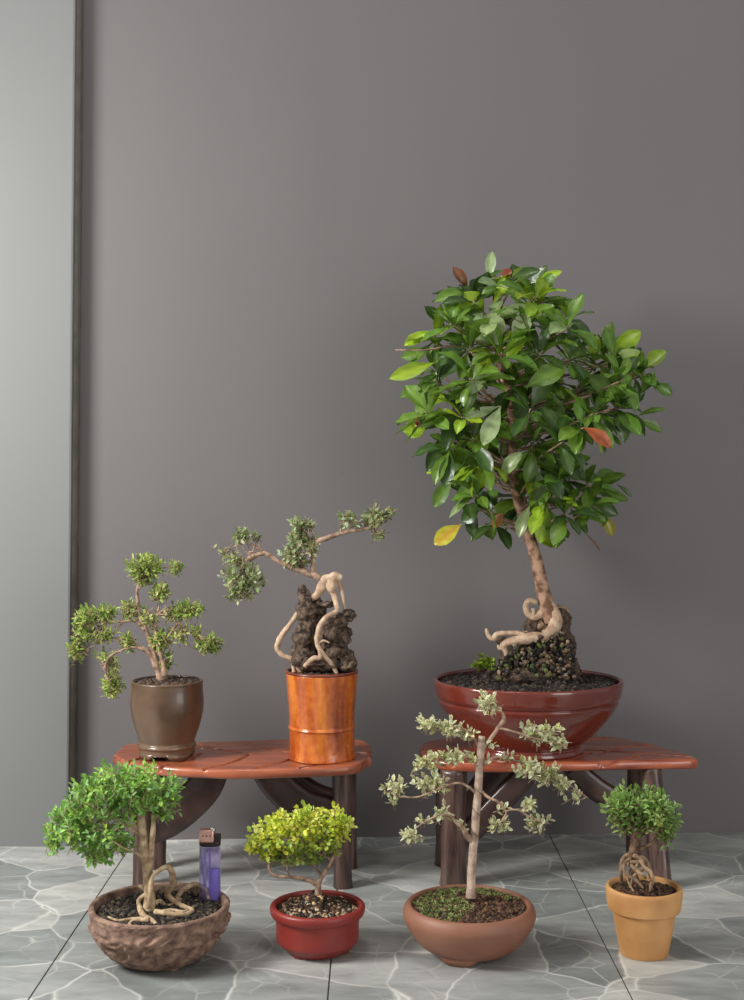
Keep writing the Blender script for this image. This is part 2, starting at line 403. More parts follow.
# ------------------------------------------------------------------ foliage helpers
def small_leaf(mb, p, d, up, ln, wd, c_in, c_out, fold=.25):
    d = d.normalized(); s = d.cross(up)
    if s.length < 1e-4: s = d.orthogonal()
    s.normalize(); n = s.cross(d).normalized()
    m = p + d * ln * .5 - n * wd * fold * .5
    vs = [p, p + d * ln * .3 + s * wd * .40, p + d * ln * .68 + s * wd * .42, p + d * ln - n * ln * .12,
          p + d * ln * .68 - s * wd * .42, p + d * ln * .3 - s * wd * .40, m]
    mb.add(vs, [(0, 1, 6), (1, 2, 6), (2, 3, 6), (3, 4, 6), (4, 5, 6), (5, 0, 6)], [c_in, c_out, c_out, c_out, c_out, c_out, c_in])
def vary(rng, c, a=.18):
    k = 1 + rng.uniform(-a, a); j = rng.uniform(-a, a) * .5
    return (max(0, c[0] * k * (1 + j)), c[1] * k, max(0, c[2] * k * (1 - j)), 1)
def pads(name, parent, Y, plist, cols, ln, wd, seed, depth=1.0, upbias=.5, shell=.5, edgecol=None, spray=5, twig=None, dens=1.0, rs=1.0, net=None, netn=4, netr=14):
    """plist: (px,py,rx,ry,n) ; leaves grow in little sprays on hidden twigs"""
    rng = random.Random(seed); mb = MB(); tw = MB(); px = Y / F_PX
    plist = [(a, b, c * rs, d * rs, int(n * dens)) for a, b, c, d, n in plist]
    for (cx, cy, rx, ry, n) in plist:
        c = P(cx, cy, Y); R = Vector((rx * px, min(rx, ry * 1.3) * px * depth, ry * px))
        for _ in range(max(1, n // spray)):
            while True:
                v = Vector((rng.uniform(-1, 1), rng.uniform(-1, 1), rng.uniform(-1, 1)))
                if v.length < 1 and v.length > rng.random() * shell * 1.6: break
            tip = c + Vector((v.x * R.x, v.y * R.y, v.z * R.z)) * .92
            out = (Vector((v.x, v.y, v.z)) + Vector((0, 0, upbias)) + Vector((rng.gauss(0, .35), rng.gauss(0, .35), rng.gauss(0, .35)))).normalized()
            L_ = ln * rng.uniform(1.0, 1.8)
            b = tip - out * L_
            tube(tw, [(b - out * ln * .8, ln * .05), (tip, ln * .03)], 4, 2, 0)
            base = vary(rng, rng.choice(cols), .15)
            for k in range(spray):
                t = k / max(1, spray - 1)
                q = b + (tip - b) * (t)
                ax = out.orthogonal().normalized(); ax.rotate(Quaternion(out, k * 2.4 + rng.uniform(-.5, .5)))
                d = (out * (.35 + .5 * t) + ax * (1.0 - .45 * t) + Vector((0, 0, .1))).normalized()
                up = (Vector((0, -.35, 1)) + Vector((rng.gauss(0, .4), rng.gauss(0, .4), rng.gauss(0, .3)))).normalized()
                sz = rng.uniform(.7, 1.15)
                ci = vary(rng, base, .12); co = vary(rng, edgecol, .1) if edgecol and rng.random() < .8 else ci
                small_leaf(mb, q, d, up, ln * sz, wd * sz, ci, co)
    for (cx, cy, rx, ry, n) in (plist if net else []):
        near = sorted(net, key=lambda q: (q[0] - cx) ** 2 + (q[1] - cy) ** 2)[:5]
        for _ in range(netn):
            if (near[0][0] - cx) ** 2 + (near[0][1] - cy) ** 2 > netr ** 2: continue
            a = rng.choice([q for q in near if (q[0] - cx) ** 2 + (q[1] - cy) ** 2 < (netr + 2) ** 2]); e = (cx + rx * rng.uniform(-.7, .7), cy + ry * rng.uniform(-.7, .7))
            dd = rng.uniform(-1, 1) * min(rx, ry * 1.3) * px * .6
            m1 = ((a[0] * .6 + e[0] * .4) + rng.gauss(0, 2.2), (a[1] * .6 + e[1] * .4) + rng.gauss(0, 2.2))
            m2 = ((a[0] * .25 + e[0] * .75) + rng.gauss(0, 1.8), (a[1] * .25 + e[1] * .75) + rng.gauss(0, 1.8))
            tube(tw, [(P(a[0], a[1], Y), .9 * px), (P(*m1, Y + dd * .4), .7 * px), (P(*m2, Y + dd * .8), .5 * px), (P(*e, Y + dd), .3 * px)], 5, 3, .3)
    o = mb.build(name, M['leaf'], parent, False)
    t = tw.build('twigs', twig or M['barkdark'], parent)
    return o
def limbs(name, parent, Y, lists, mat, lump=.18, seg=9, freq=140, joint=True):
    """each list: (px,py,dY,r_px)"""
    px = Y / F_PX
    if joint:
        mb = MB()
        for l in lists: tube(mb, [(P(a, b, Y + d), r * px) for a, b, d, r in l], seg, 6, lump, freq)
        return mb.build(name, mat, parent)
    for l in lists:
        mb = MB(); tube(mb, [(P(a, b, Y + d), r * px) for a, b, d, r in l], seg, 6, lump, freq); mb.build(name, mat, parent)
def rocklet(mb, c, s, rng, col):
    vs = []
    t = (1 + sqrt(5)) / 2
    for v in [(-1, t, 0), (1, t, 0), (-1, -t, 0), (1, -t, 0), (0, -1, t), (0, 1, t), (0, -1, -t), (0, 1, -t), (t, 0, -1), (t, 0, 1), (-t, 0, -1), (-t, 0, 1)]:
        vs.append(Vector(c) + Vector(v) * s * .5 * rng.uniform(.7, 1.25))
    fs = [(0, 11, 5), (0, 5, 1), (0, 1, 7), (0, 7, 10), (0, 10, 11), (1, 5, 9), (5, 11, 4), (11, 10, 2), (10, 7, 6), (7, 1, 8), (3, 9, 4), (3, 4, 2), (3, 2, 6), (3, 6, 8), (3, 8, 9), (4, 9, 5), (2, 4, 11), (6, 2, 10), (8, 6, 7), (9, 8, 1)]
    mb.add(vs, fs, [col] * 12)
def soil(parent, c, r, zs, mound, n, size, cols, seed, sy=1.0, hfun=None, matkey='soil'):
    rng = random.Random(seed)
    mb = MB(); vs = []; fs = []; NR, NS = 26, 72
    def h(x, y):
        d = sqrt(x * x + y * y) / r
        z = mound * (1 - d * d) + .0012 * noise.noise(Vector((x * 160, y * 160, seed)))
        if hfun: z += hfun(x, y)
        return z
    for i in range(NR + 1):
        for k in range(NS):
            a = 2 * pi * k / NS; rr = r * i / NR
            x, y = rr * cos(a), rr * sin(a); vs.append((c[0] + x, c[1] + y * sy, zs + h(x, y)))
    for i in range(NR):
        for k in range(NS):
            a = i * NS + k; b = i * NS + (k + 1) % NS; fs.append((a, a + NS, b + NS, b))
    mb.add(vs, fs); mb.build('soil', M[matkey], parent)
    g = MB()
    for _ in range(n):
        a = rng.uniform(0, 2 * pi); rr = r * .97 * sqrt(rng.random()); x, y = rr * cos(a), rr * sin(a)
        s = size * rng.uniform(.5, 1.3)
        rocklet(g, (c[0] + x, c[1] + y * sy, zs + h(x, y) + s * .25), s, rng, vary(rng, rng.choice(cols), .3))
    o = g.build('gravel', M['grit'], parent, False); o['kind'] = 'stuff'
    return h
def tufts(parent, name, pts, ln, cols, seed, label=None):
    rng = random.Random(seed); mb = MB()
    for p in pts:
        col = rng.choice(cols)
        for k in range(7):
            d = Vector((rng.gauss(0, .7), rng.gauss(0, .7), rng.uniform(.3, 1)))
            small_leaf(mb, p, d, Vector((rng.gauss(0, .5), -.5, 1)), ln * rng.uniform(.6, 1.2), ln * .7, vary(rng, col), vary(rng, col))
    o = mb.build(name, M['moss'], parent, False); o['kind'] = 'stuff'
    if label: o['label'] = label
    return o
DK = [srgb(40, 34, 30), srgb(58, 50, 44), srgb(30, 26, 24), srgb(80, 70, 60)]
TAN = [srgb(150, 120, 92), srgb(180, 160, 130), srgb(60, 44, 36), srgb(46, 36, 32), srgb(90, 66, 50), srgb(40, 32, 28)]
BR = [srgb(70, 50, 38), srgb(48, 36, 30), srgb(96, 68, 50), srgb(110, 84, 62)]

# glazes and clays
M['clay_rough'] = noisy('rough_brown_clay', srgb(92, 68, 58), srgb(152, 122, 104), 90, .85, .9, .002)
M['red_glaze'] = noisy('matt_red_clay', srgb(126, 40, 34), srgb(138, 48, 40), 30, .42, .1, .0005, spec=.5)
M['tan_clay'] = noisy('smooth_brown_clay', srgb(132, 88, 68), srgb(146, 100, 78), 25, .55, .15, .0005)
M['terracotta'] = noisy('ochre_terracotta', srgb(180, 128, 74), srgb(206, 156, 100), 22, .6, .2, .0006)
M['brown_glaze'] = noisy('olive_brown_glaze', srgb(84, 62, 46), srgb(110, 86, 66), 20, .3, .25, .002, coat=.3, bscale=30)
M['oxblood'] = noisy('oxblood_glaze', srgb(98, 40, 32), srgb(116, 50, 38), 12, .16, .12, .0015, coat=.6, bscale=18)
def orange_mat():
    m, nt, bs = newmat('orange_amber_glaze')
    n = N(nt, 'ShaderNodeTexNoise'); n.inputs['Scale'].default_value = 26; n.inputs['Detail'].default_value = 4; L(nt, coords(nt, (2.2, 2.2, .35)), n.inputs[0])
    n2 = N(nt, 'ShaderNodeTexNoise'); n2.inputs['Scale'].default_value = 120; n2.inputs['Detail'].default_value = 6; L(nt, coords(nt), n2.inputs[0])
    mx = N(nt, 'ShaderNodeMath', operation='MULTIPLY_ADD'); L(nt, n2.outputs[0], mx.inputs[0]); mx.inputs[1].default_value = .35
    L(nt, n.outputs[0], mx.inputs[2])
    L(nt, ramp(nt, mx.outputs[0], [(0.5, srgb(140, 60, 22)), (0.66, srgb(188, 92, 30)), (0.9, srgb(222, 134, 58))]), bs.inputs['Base Color'])
    bs.inputs['Roughness'].default_value = .22; bs.inputs['Coat Weight'].default_value = .7; bs.inputs['Coat Roughness'].default_value = .06
    n3 = N(nt, 'ShaderNodeTexNoise'); n3.inputs['Scale'].default_value = 45; L(nt, coords(nt, (1, 1, .5)), n3.inputs[0])
    bump(nt, bs, n3.outputs[0], .8, .003); return m
M['orange_glaze'] = orange_mat()
M['orange_rim'] = noisy('dark_rim_glaze', srgb(96, 44, 34), srgb(130, 66, 46), 60, .3, .1)

# ------------------------------------------------------------------ A: green bonsai in carved clay bowl
def on_soil(a, b, z=.053): return (EYE - z) * F_PX / (b - HOR)
YA = 1.393; cA = (P(159.5, 905, YA).x, YA, 0)
A = thing('bonsai_plant', 'bushy bright green bonsai with exposed tangled roots in rough carved brown clay bowl', 'potted plant', cA, 'potted bonsai')
def carve(a, z, r, t):
    if t > .55: return r * (1 + .006 * noise.noise(Vector((cos(a) * 4, sin(a) * 4, z * 60))))
    q = Vector((a * 2.6 * 1.0, z * 52 + a * 1.6, 0)); q = Vector((cos(a) * 3.2, sin(a) * 3.2, z * 120 + a * 1.2 * 0 + sin(a * 2) * 1.2 + cos(a * 3) * .6))
    n = 1 - abs(noise.noise(q)) * 2.4
    k = max(0, min(1, (z - .006) / .01)) * max(0, min(1, (.049 - z) / .006))
    n2 = noise.noise(Vector((cos(a) * 14, sin(a) * 14, z * 300)))
    lobe = .0012 * sin(a * 5 + 1)
    return r + k * (.0046 * n + .0010 * n2) + lobe * .5 + .0008 * noise.noise(q * 2.7)
lathe('pot', cA, [(0, .002), (.038, .002), (.044, .0025), (.050, .007), (.060, .019), (.069, .034), (.0728, .046), (.0748, .0545), (.0755, .0575), (.0735, .0595), (.0705, .0595), (.069, .0575), (.068, .051), (.064, .043), (.04, .042), (0, .042)],
      M['clay_rough'], A, seg=260, sub=7, fn=carve)
for k in range(3):
    a = -pi / 2 + .55 + k * 2 * pi / 3; c = Vector((cA[0] + .036 * cos(a), cA[1] + .036 * sin(a), 0))
    mb = MB(); tube(mb, [(c + Vector((0, 0, .0)), .008), (c + Vector((0, 0, .002)), .009), (c + Vector((0, 0, .006)), .009)], 14, 3, .1); mb.build('foot', M['clay_rough'], A)
soil(A, (cA[0], cA[1]), .0685, .050, .004, 2600, .0023, DK + [srgb(96, 88, 70)], 11)
limbs('trunk', A, YA, [[(148, 918, -.01, 9.5), (148.5, 911, -.008, 7), (149.5, 898, -.004, 5.6), (148, 880, 0, 5.2), (146, 860, 0, 5), (144, 846, 0, 5), (142, 828, 0, 4.6), (139, 808, 0, 3.8), (132, 790, 0, 2.5)],
     [(148, 872, 0, 4.0), (151, 852, -.002, 3.0), (153, 832, -.003, 2.7), (154, 812, 0, 2.2), (160, 795, 0, 1.5)]], M['barkpale'])
limbs('branch', A, YA, [[(142, 830, 0, 2.2), (132, 815, .005, 1.6), (118, 800, .01, 1), (100, 792, .01, .7)],
     [(146, 860, 0, 1.8), (136, 853, -.01, 1.2), (124, 848, -.015, .9), (108, 838, -.02, .7)],
     [(143, 838, 0, 2.0), (126, 826, -.005, 1.4), (104, 815, -.01, 1), (80, 822, -.01, .7)],
     [(153, 822, 0, 1.6), (163, 806, .0, 1.1), (172, 795, 0, .7)],
     [(140, 812, 0, 2), (150, 795, -.01, 1.2), (146, 780, -.01, .8)]], M['barkpale'], joint=False)
def zo(s, ox, oy, l): return [(ox + a / s, oy + b / s, *r) for a, b, *r in l]
def roots(parent, Ybase, groups, mat, soilz, lump=.2):
    for g in groups:
        mb = MB(); pts = []
        for (x, y, gy, r) in g:
            Y = on_soil(x, gy, soilz); p = P(x, y, Y); pts.append((p, r * Y / F_PX))
        tube(mb, pts, 9, 6, lump, 160); mb.build('root', mat, parent)
# ground row gy in zoom coords -> convert all
def RG(s, ox, oy, l): return [(ox + a / s, oy + b / s, oy + g / s, r) for a, b, g, r in l]
roots(A, YA, [
    RG(5.31, 90, 850, [(310, 330, 330, 3), (318, 240, 335, 2.6), (325, 160, 330, 2.2), (345, 125, 325, 2.2), (385, 98, 318, 2.4), (415, 92, 312, 2.8), (434, 115, 305, 3.1), (440, 155, 300, 3.2), (440, 185, 295, 3.3), (418, 212, 290, 3.3), (412, 238, 290, 3), (455, 280, 300, 2.8), (505, 302, 320, 2.4), (545, 322, 338, 2.0), (490, 345, 360, 2.5), (420, 338, 360, 2.8), (345, 328, 350, 3)]),
    RG(5.31, 90, 850, [(460, 290, 300, 2.4), (465, 248, 285, 2.4), (500, 208, 270, 2.5), (548, 182, 262, 2.6), (590, 188, 262, 2.3), (618, 215, 265, 2), (628, 262, 275, 1.6)]),
    RG(5.31, 90, 850, [(548, 185, 262, 2.2), (566, 205, 250, 1.6), (562, 245, 248, 1.2)]),
    RG(5.31, 90, 850, [(315, 372, 385, 3), (262, 372, 382, 2.4), (222, 380, 385, 2), (212, 400, 404, 1.7), (250, 410, 416, 1.6), (330, 408, 412, 1.3)]),
    RG(5.31, 90, 850, [(300, 235, 320, 2.4), (262, 262, 320, 2.3), (262, 300, 330, 2.5), (285, 350, 360, 3.2), (330, 375, 385, 2.5), (352, 395, 400, 1.5)]),
    RG(5.31, 90, 850, [(95, 355, 362, 1), (150, 375, 380, 1.5), (210, 368, 376, 1.6), (280, 362, 372, 2)]),
    RG(5.31, 90, 850, [(330, 300, 310, 2.6), (370, 270, 290, 2.3), (400, 295, 305, 2.1), (450, 290, 300, 2), (480, 262, 275, 1.6)]),
    RG(5.31, 90, 850, [(330, 250, 270, 2.0), (290, 215, 245, 2.0), (262, 190, 230, 1.5)]),
    RG(5.31, 90, 850, [(340, 340, 350, 2.6), (400, 325, 335, 2.1), (440, 322, 332, 2), (500, 328, 338, 1.7), (552, 300, 315, 1.0)]),
], M['barkpale'], .053)
G1 = [srgb(124, 170, 74), srgb(144, 188, 80), srgb(112, 158, 76), srgb(164, 200, 98), srgb(134, 174, 104)]
pads('foliage', A, YA, [(118, 782, 34, 20, 330), (150, 786, 34, 22, 330), (95, 800, 30, 24, 300), (72, 824, 26, 24, 280), (56, 838, 13, 16, 90), (105, 825, 32, 26, 330), (165, 798, 18, 22, 170), (96, 850, 24, 13, 130), (122, 845, 14, 12, 60), (138, 800, 26, 16, 150), (86, 788, 14, 10, 60)],
     G1, .0080, .0042, 21, dens=1.45, rs=1.12, depth=1.0, shell=.75, twig=M['barkpale'])

# lighter standing in the bowl
pl_ = P(210, 902, 1.424); LX, LY, LZ = pl_.x, 1.424, .0515
LT = thing('cigarette_lighter', 'translucent purple gas lighter standing upright in the carved clay bowl', 'lighter', (LX, LY, LZ))
def stadium(mb, cx, cy, hw, hd, z0, z1, seg=24, n=3.0, inset=.0):
    lv = [(z0, .88), (z0 + .001, .97), (z0 + .002, 1), (z1 - .0008, 1), (z1, .97)]; vs = []; fs = []
    for z, s in lv:
        for k in range(seg):
            a = 2 * pi * k / seg; cc, ss = cos(a), sin(a)
            vs.append((cx + hw * s * abs(cc) ** (2 / n) * (1 if cc > 0 else -1), cy + hd * s * abs(ss) ** (2 / n) * (1 if ss > 0 else -1), z))
    for i in range(len(lv) - 1):
        for k in range(seg):
            a = i * seg + k; b = i * seg + (k + 1) % seg; fs.append((a, b, b + seg, a + seg))
    fs.append(tuple(range(seg - 1, -1, -1))); m = (len(lv) - 1) * seg; fs.append(tuple(range(m, m + seg)))
    mb.add(vs, fs)
def simple(name, col, rough=.4, metal=0.0, trans=0.0, ior=1.45, b=.1):
    m = noisy(name, col, tuple(min(1, c * 1.15) for c in col[:3]) + (1,), 200, rough, b, .0003)
    p = m.node_tree.nodes['Principled BSDF']; p.inputs['Metallic'].default_value = metal
    p.inputs['Transmission Weight'].default_value = trans; p.inputs['IOR'].default_value = ior; return m
M['purple'] = simple('purple_translucent_plastic', srgb(206, 198, 240), .08, 0, .9, 1.15, 0)
M['purple_in'] = simple('deep_purple_plastic', srgb(138, 122, 204), .3)
M['palepl'] = simple('pale_lilac_plastic', srgb(170, 160, 215), .35)
M['metal'] = simple('copper_toned_metal', srgb(205, 160, 150), .3, .8)
M['steel'] = simple('bright_steel', srgb(205, 200, 195), .25, 1)
M['black'] = simple('black_plastic', srgb(34, 22, 24), .35)
hw, hd = .0117, .0058
mb = MB(); stadium(mb, LX, LY, hw, hd, LZ, LZ + .0615); mb.build('fuel_tank', M['purple'], LT)
mb = MB(); stadium(mb, LX + .0048, LY + .0005, .0052, .0042, LZ + .002, LZ + .036, 16); mb.build('liquid_fuel', M['purple_in'], LT)
mb = MB(); bevbox(mb, (LX - .0009, LY - .0045, LZ + .002), (LX + .0004, LY + .0045, LZ + .058), .0003); mb.build('divider', M['purple_in'], LT)
mb = MB(); tube(mb, [(Vector((LX - .0055, LY, LZ + .003)), .0015), (Vector((LX - .0055, LY, LZ + .055)), .0015)], 10, 2, 0); mb.build('dip_tube', M['palepl'], LT)
mb = MB(); stadium(mb, LX, LY, hw + .0002, hd + .0002, LZ + .0612, LZ + .0665); mb.build('collar', M['black'], LT)
mb = MB(); bevbox(mb, (LX + .0055, LY - .0045, LZ + .0655), (LX + .0118, LY + .0045, LZ + .0742), .0012); mb.build('gas_button', M['black'], LT)
mb = MB(); stadium(mb, LX - .0032, LY, .0088, .0062, LZ + .0655, LZ + .0790, 24, 4)
hood = mb.build('hood', M['metal'], LT)
for dx in (-.004, .0, .004):
    mb = MB(); tube(mb, [(Vector((LX - .003 + dx, LY - .0063, LZ + .0735)), .0009), (Vector((LX - .003 + dx, LY - .0058, LZ + .0735)), .0009)], 8, 1, 0)
    o = mb.build('air_hole', M['black'], hood)
mb = MB(); 
tube(mb, [(Vector((LX + .0025, LY - .0028, LZ + .0778)), .0036), (Vector((LX + .0025, LY + .0028, LZ + .0778)), .0036)], 20, 2, 0, ridge=.03); mb.build('spark_wheel', M['steel'], LT)

# ------------------------------------------------------------------ B: lime bonsai in red pot
YB = 1.417; cB = (P(317.5, 905, YB).x, YB, 0)
B = thing('bonsai_plant', 'lime yellow-green bonsai in small round matt red pot', 'potted plant', cB, 'potted bonsai')
lathe('pot', cB, [(0, .0015), (.030, .0015), (.034, .0025), (.039, .0065), (.0440, .0115), (.0452, .015), (.0455, .028), (.0462, .036), (.0475, .039), (.0505, .0405), (.0522, .044), (.0522, .0485), (.0500, .0508), (.0468, .0508), (.0455, .0485), (.0450, .040), (.044, .034), (.02, .034), (0, .034)],
      M['red_glaze'], B, sub=5)
for k in range(3):
    a = -pi / 2 - .7 + k * 2 * pi / 3; c = Vector((cB[0] + .027 * cos(a), cB[1] + .027 * sin(a), 0))
    mb = MB(); tube(mb, [(c, .008), (c + Vector((0, 0, .003)), .009), (c + Vector((0, 0, .007)), .010)], 16, 3, 0); mb.build('foot', M['red_glaze'], B)
hB = lambda x, y: .021 * max(0, 1 - sqrt((x + .001) ** 2 + (y + .002) ** 2) / .022) ** 1.2
soil(B, (cB[0], cB[1]), .0455, .0435, .003, 1500, .0028, TAN, 12, hfun=hB)
limbs('trunk', B, YB, [[(317, 896, -.004, 4), (318, 888, -.002, 3.4), (319, 882, 0, 2.8), (324, 873, 0, 2.4), (331, 861, 0, 2), (335, 848, 0, 1.6), (338, 836, 0, 1.1)],
     [(318, 885, 0, 3), (308, 880, 0, 2.3), (292, 877, -.004, 2.0), (276, 876, -.008, 1.7), (269, 869, -.008, 1.4), (270, 858, -.006, 1.1), (276, 846, 0, .8)]], M['barkgrey'])
limbs('branch', B, YB, [[(322, 876, 0, 1.4), (312, 862, .008, 1), (305, 845, .01, .7), (300, 830, .01, .5)], [(331, 861, 0, 1.2), (322, 850, .0, .9), (318, 835, 0, .6)],
     [(290, 877, 0, 1.1), (286, 864, -.005, .8), (288, 850, 0, .6)]], M['barkgrey'], joint=False)
G2 = [srgb(204, 214, 70), srgb(220, 226, 86), srgb(190, 206, 74), srgb(170, 194, 76), srgb(228, 232, 124)]
G2b = [srgb(120, 150, 64), srgb(140, 168, 66), srgb(160, 176, 88)]
pads('foliage', B, YB, [(300, 821, 36, 17, 400), (267, 834, 20, 17, 190), (335, 822, 18, 17, 190), (254, 845, 11, 10, 60), (288, 836, 30, 18, 260), (322, 836, 26, 16, 200), (270, 852, 16, 11, 70), (345, 826, 10, 14, 60)],
     G2, .0064, .0050, 22, dens=1.3, shell=.75, twig=M['barkgrey'])
pads('foliage', B, YB, [(295, 853, 26, 13, 130), (322, 850, 22, 14, 110), (275, 857, 12, 9, 40)], G2b, .0068, .0054, 23, dens=1.2, shell=.5, twig=M['barkgrey'])

# ------------------------------------------------------------------ C: variegated tree in brown bowl
YC = 1.411; cC = (P(469.2, 905, YC).x, YC, 0)
Cc = thing('bonsai_plant', 'sparse cream and green variegated bonsai on straight stem in smooth brown clay bowl', 'potted plant', cC, 'potted bonsai')
lathe('pot', cC, [(0, .004), (.036, .004), (.045, .0055), (.057, .0145), (.0675, .029), (.0722, .0395), (.0722, .046), (.0700, .051), (.0672, .0535), (.0640, .0535), (.0628, .051), (.0622, .044), (.058, .041), (.03, .040), (0, .040)],
      M['tan_clay'], Cc, seg=110, sub=6)
for k in range(3):
    a0 = -pi / 2 - .35 + k * 2 * pi / 3
    mb = MB(); vs = []; fs = []; n = 22
    for i in range(n + 1):
        u = -1 + 2 * i / n; a = a0 + u * .55; hgt = .0098 * (1 - abs(u) ** 3) + .0
        for (r, z) in ((.049, .0115 + 0.001), (.048, .0115 - hgt), (.040, .0115 - hgt), (.036, .0115)):
            vs.append((cC[0] + r * cos(a), cC[1] + r * sin(a), max(0, z - .0012 + .0002) if z < .011 else z))
    for i in range(n):
        for j in range(4):
            b = i * 4; fs.append((b + j, b + (j + 1) % 4, b + 4 + (j + 1) % 4, b + 4 + j))
    fs.append((3, 2, 1, 0)); fs.append((n * 4, n * 4 + 1, n * 4 + 2, n * 4 + 3)); mb.add(vs, fs); mb.build('foot', M['tan_clay'], Cc)
hC = soil(Cc, (cC[0], cC[1]), .0635, .0475, .007, 2000, .0025, BR, 13)
rng = random.Random(5); pts = []
while len(pts) < 330:
    x, y = rng.uniform(-.06, .06), rng.uniform(-.06, .06)
    d = sqrt(x * x + y * y)
    if d > .060: continue
    k = noise.noise(Vector((x * 38, y * 38, 2))) + (.30 if x < -.012 else 0) + (.35 if y > .025 else 0) - (.55 if x > .0 and y < .02 else 0)
    if k > .0: pts.append(Vector((cC[0] + x, cC[1] + y, .0475 + hC(x, y) + .0005)))
tufts(Cc, 'moss', pts, .0048, [srgb(128, 140, 84), srgb(110, 126, 70), srgb(150, 156, 102)], 6)
limbs('trunk', Cc, YC, [[(470.5, 898, -.004, 5), (471, 890, -.003, 4.6), (472, 865, 0, 4.3), (474.5, 835, 0, 4.3), (476.5, 810, 0, 4.1), (478.5, 785, 0, 4.0), (479.5, 765, 0, 3.9), (481, 750, 0, 4.0), (481.5, 740, 0, 4.0), (482, 736, 0, 3.3)]], noisy('pinkish_tan_stem_bark', srgb(146, 122, 106), srgb(196, 172, 152), 120, .8, .4, .001), .1)
limbs('branch', Cc, YC, [
    [(483, 745, 0, 2.2), (491, 738, 0, 2.0), (498, 728, 0, 2.0), (504, 720, 0, 2.2), (501, 711, 0, 1.4), (495, 706, 0, .9), (490, 700, 0, .6)],
    [(499, 728, 0, 1.6), (512, 731, -.004, 1.2), (530, 737, -.006, 1), (550, 742, -.006, .8), (566, 746, -.006, .5)],
    [(480, 748, 0, 2.0), (474, 739, 0, 1.9), (467, 731, 0, 1.6), (455, 728, 0, 1.1), (436, 727, 0, .8), (416, 727, 0, .5)],
    [(479, 765, 0, 1.8), (472, 758, 0, 1.5), (458, 757, 0, 1.1), (440, 760, 0, .8), (418, 765, 0, .5)],
    [(481, 766, 0, 2.2), (488, 761, 0, 2.2), (495, 757, 0, 1.5), (508, 758, 0, 1.2), (530, 766, 0, 1.1), (553, 776, 0, .9), (574, 788, 0, .7), (588, 798, 0, .5)],
    [(478, 796, 0, 1.6), (470, 788, -.003, 1.4), (458, 783, -.006, 1.2), (440, 788, -.006, 1), (418, 797, -.006, .9), (396, 796, -.006, .6)],
    [(478, 788, 0, 1.6), (488, 797, -.004, 1.4), (498, 802, -.006, 1.3), (506, 812, -.006, 1), (501, 822, -.006, .6)],
    [(505, 811, -.006, .9), (518, 810, -.006, .9), (530, 817, -.006, .8), (550, 824, -.006, .5)],
    [(474, 842, 0, 3.0), (467, 836, -.003, 3.0), (463, 828, -.006, 2.4), (456, 822, -.008, 1.7), (448, 815, -.008, 1.3), (432, 818, -.008, .9), (416, 828, -.008, .6)]],
    M['barkgrey'], .25, joint=False)
mb = MB(); wp = []
for i in range(70):
    t = i / 69; py = 775 + 70 * t; cx = 479.5 - 5.2 * t; a = t * 2 * pi * 3.3
    r = 4.7 * YC / F_PX; c = P(cx, py, YC); wp.append((c + Vector((r * cos(a), r * sin(a), 0)), .0004))
tube(mb, wp, 6, 1, 0); o = mb.build('wire', M['barkdark'], Cc); o['label'] = 'thin dark training wire around the stem'
G3 = [srgb(160, 172, 104), srgb(176, 184, 120), srgb(138, 152, 104), srgb(196, 200, 156)]
pads('foliage', Cc, YC, [(489, 703, 13, 11, 70), (428, 723, 15, 7, 50), (449, 727, 14, 7, 50), (467, 733, 9, 6, 24), (540, 731, 22, 8, 80), (558, 741, 11, 6, 30),
    (455, 755, 22, 7, 50), (432, 758, 14, 9, 50), (418, 766, 6, 5, 12), (472, 756, 6, 6, 12), (530, 766, 18, 9, 75), (548, 774, 14, 9, 60), (563, 784, 11, 8, 34), (577, 795, 8, 5, 16), (508, 756, 8, 4, 14),
    (432, 783, 18, 9, 70), (394, 786, 12, 7, 34), (396, 796, 14, 3, 12), (441, 812, 8, 7, 22), (424, 819, 8, 4, 12), (412, 834, 11, 10, 40), (498, 824, 10, 9, 34), (526, 804, 11, 6, 26), (540, 821, 14, 7, 40), (504, 805, 4, 4, 8), (486, 757, 4, 3, 6), (464, 825, 5, 3, 6), (490, 744, 5, 4, 8)],
    G3, .0078, .0046, 24, dens=1.7, rs=1.1, shell=.3, edgecol=srgb(236, 234, 196), twig=M['barkgrey'])

# ------------------------------------------------------------------ D: green bonsai in terracotta pot
YD = 1.408; cD = (P(644, 887, YD).x, YD, 0)
D = thing('bonsai_plant', 'small green bonsai with braided roots in ochre terracotta flower pot', 'potted plant', cD, 'potted bonsai')
lathe('pot', cD, [(0, .001), (.0225, .001), (.0248, .0000), (.0262, .003), (.030, .022), (.0340, .0455), (.0350, .0478), (.0385, .0490), (.0395, .052), (.0408, .062), (.0413, .070), (.0402, .0733), (.0380, .0738), (.0362, .072), (.0352, .064), (.034, .060), (.02, .060), (0, .060)],
      M['terracotta'], D, sub=6)
soil(D, (cD[0], cD[1]), .0355, .0665, .004, 900, .0022, BR, 14)
limbs('trunk', D, YD, [[(632, 866, 0, 5), (633, 856, 0, 5.2), (634, 846, 0, 4.2), (633, 834, 0, 3.2), (630, 822, 0, 2.4), (624, 810, 0, 1.4)],
     [(634, 848, 0, 3.2), (638, 834, 0, 3.4), (641, 822, 0, 2.4), (645, 808, 0, 1.5)]], M['barkdark'])
limbs('branch', D, YD, [[(634, 852, 0, 2.4), (643, 848, 0, 2.2), (652, 843, 0, 1.9), (659, 834, 0, 1.3), (664, 822, 0, .8)],
     [(633, 838, 0, 1.6), (625, 830, 0, 1.2), (618, 818, 0, .7)]], M['barkdark'], joint=False)
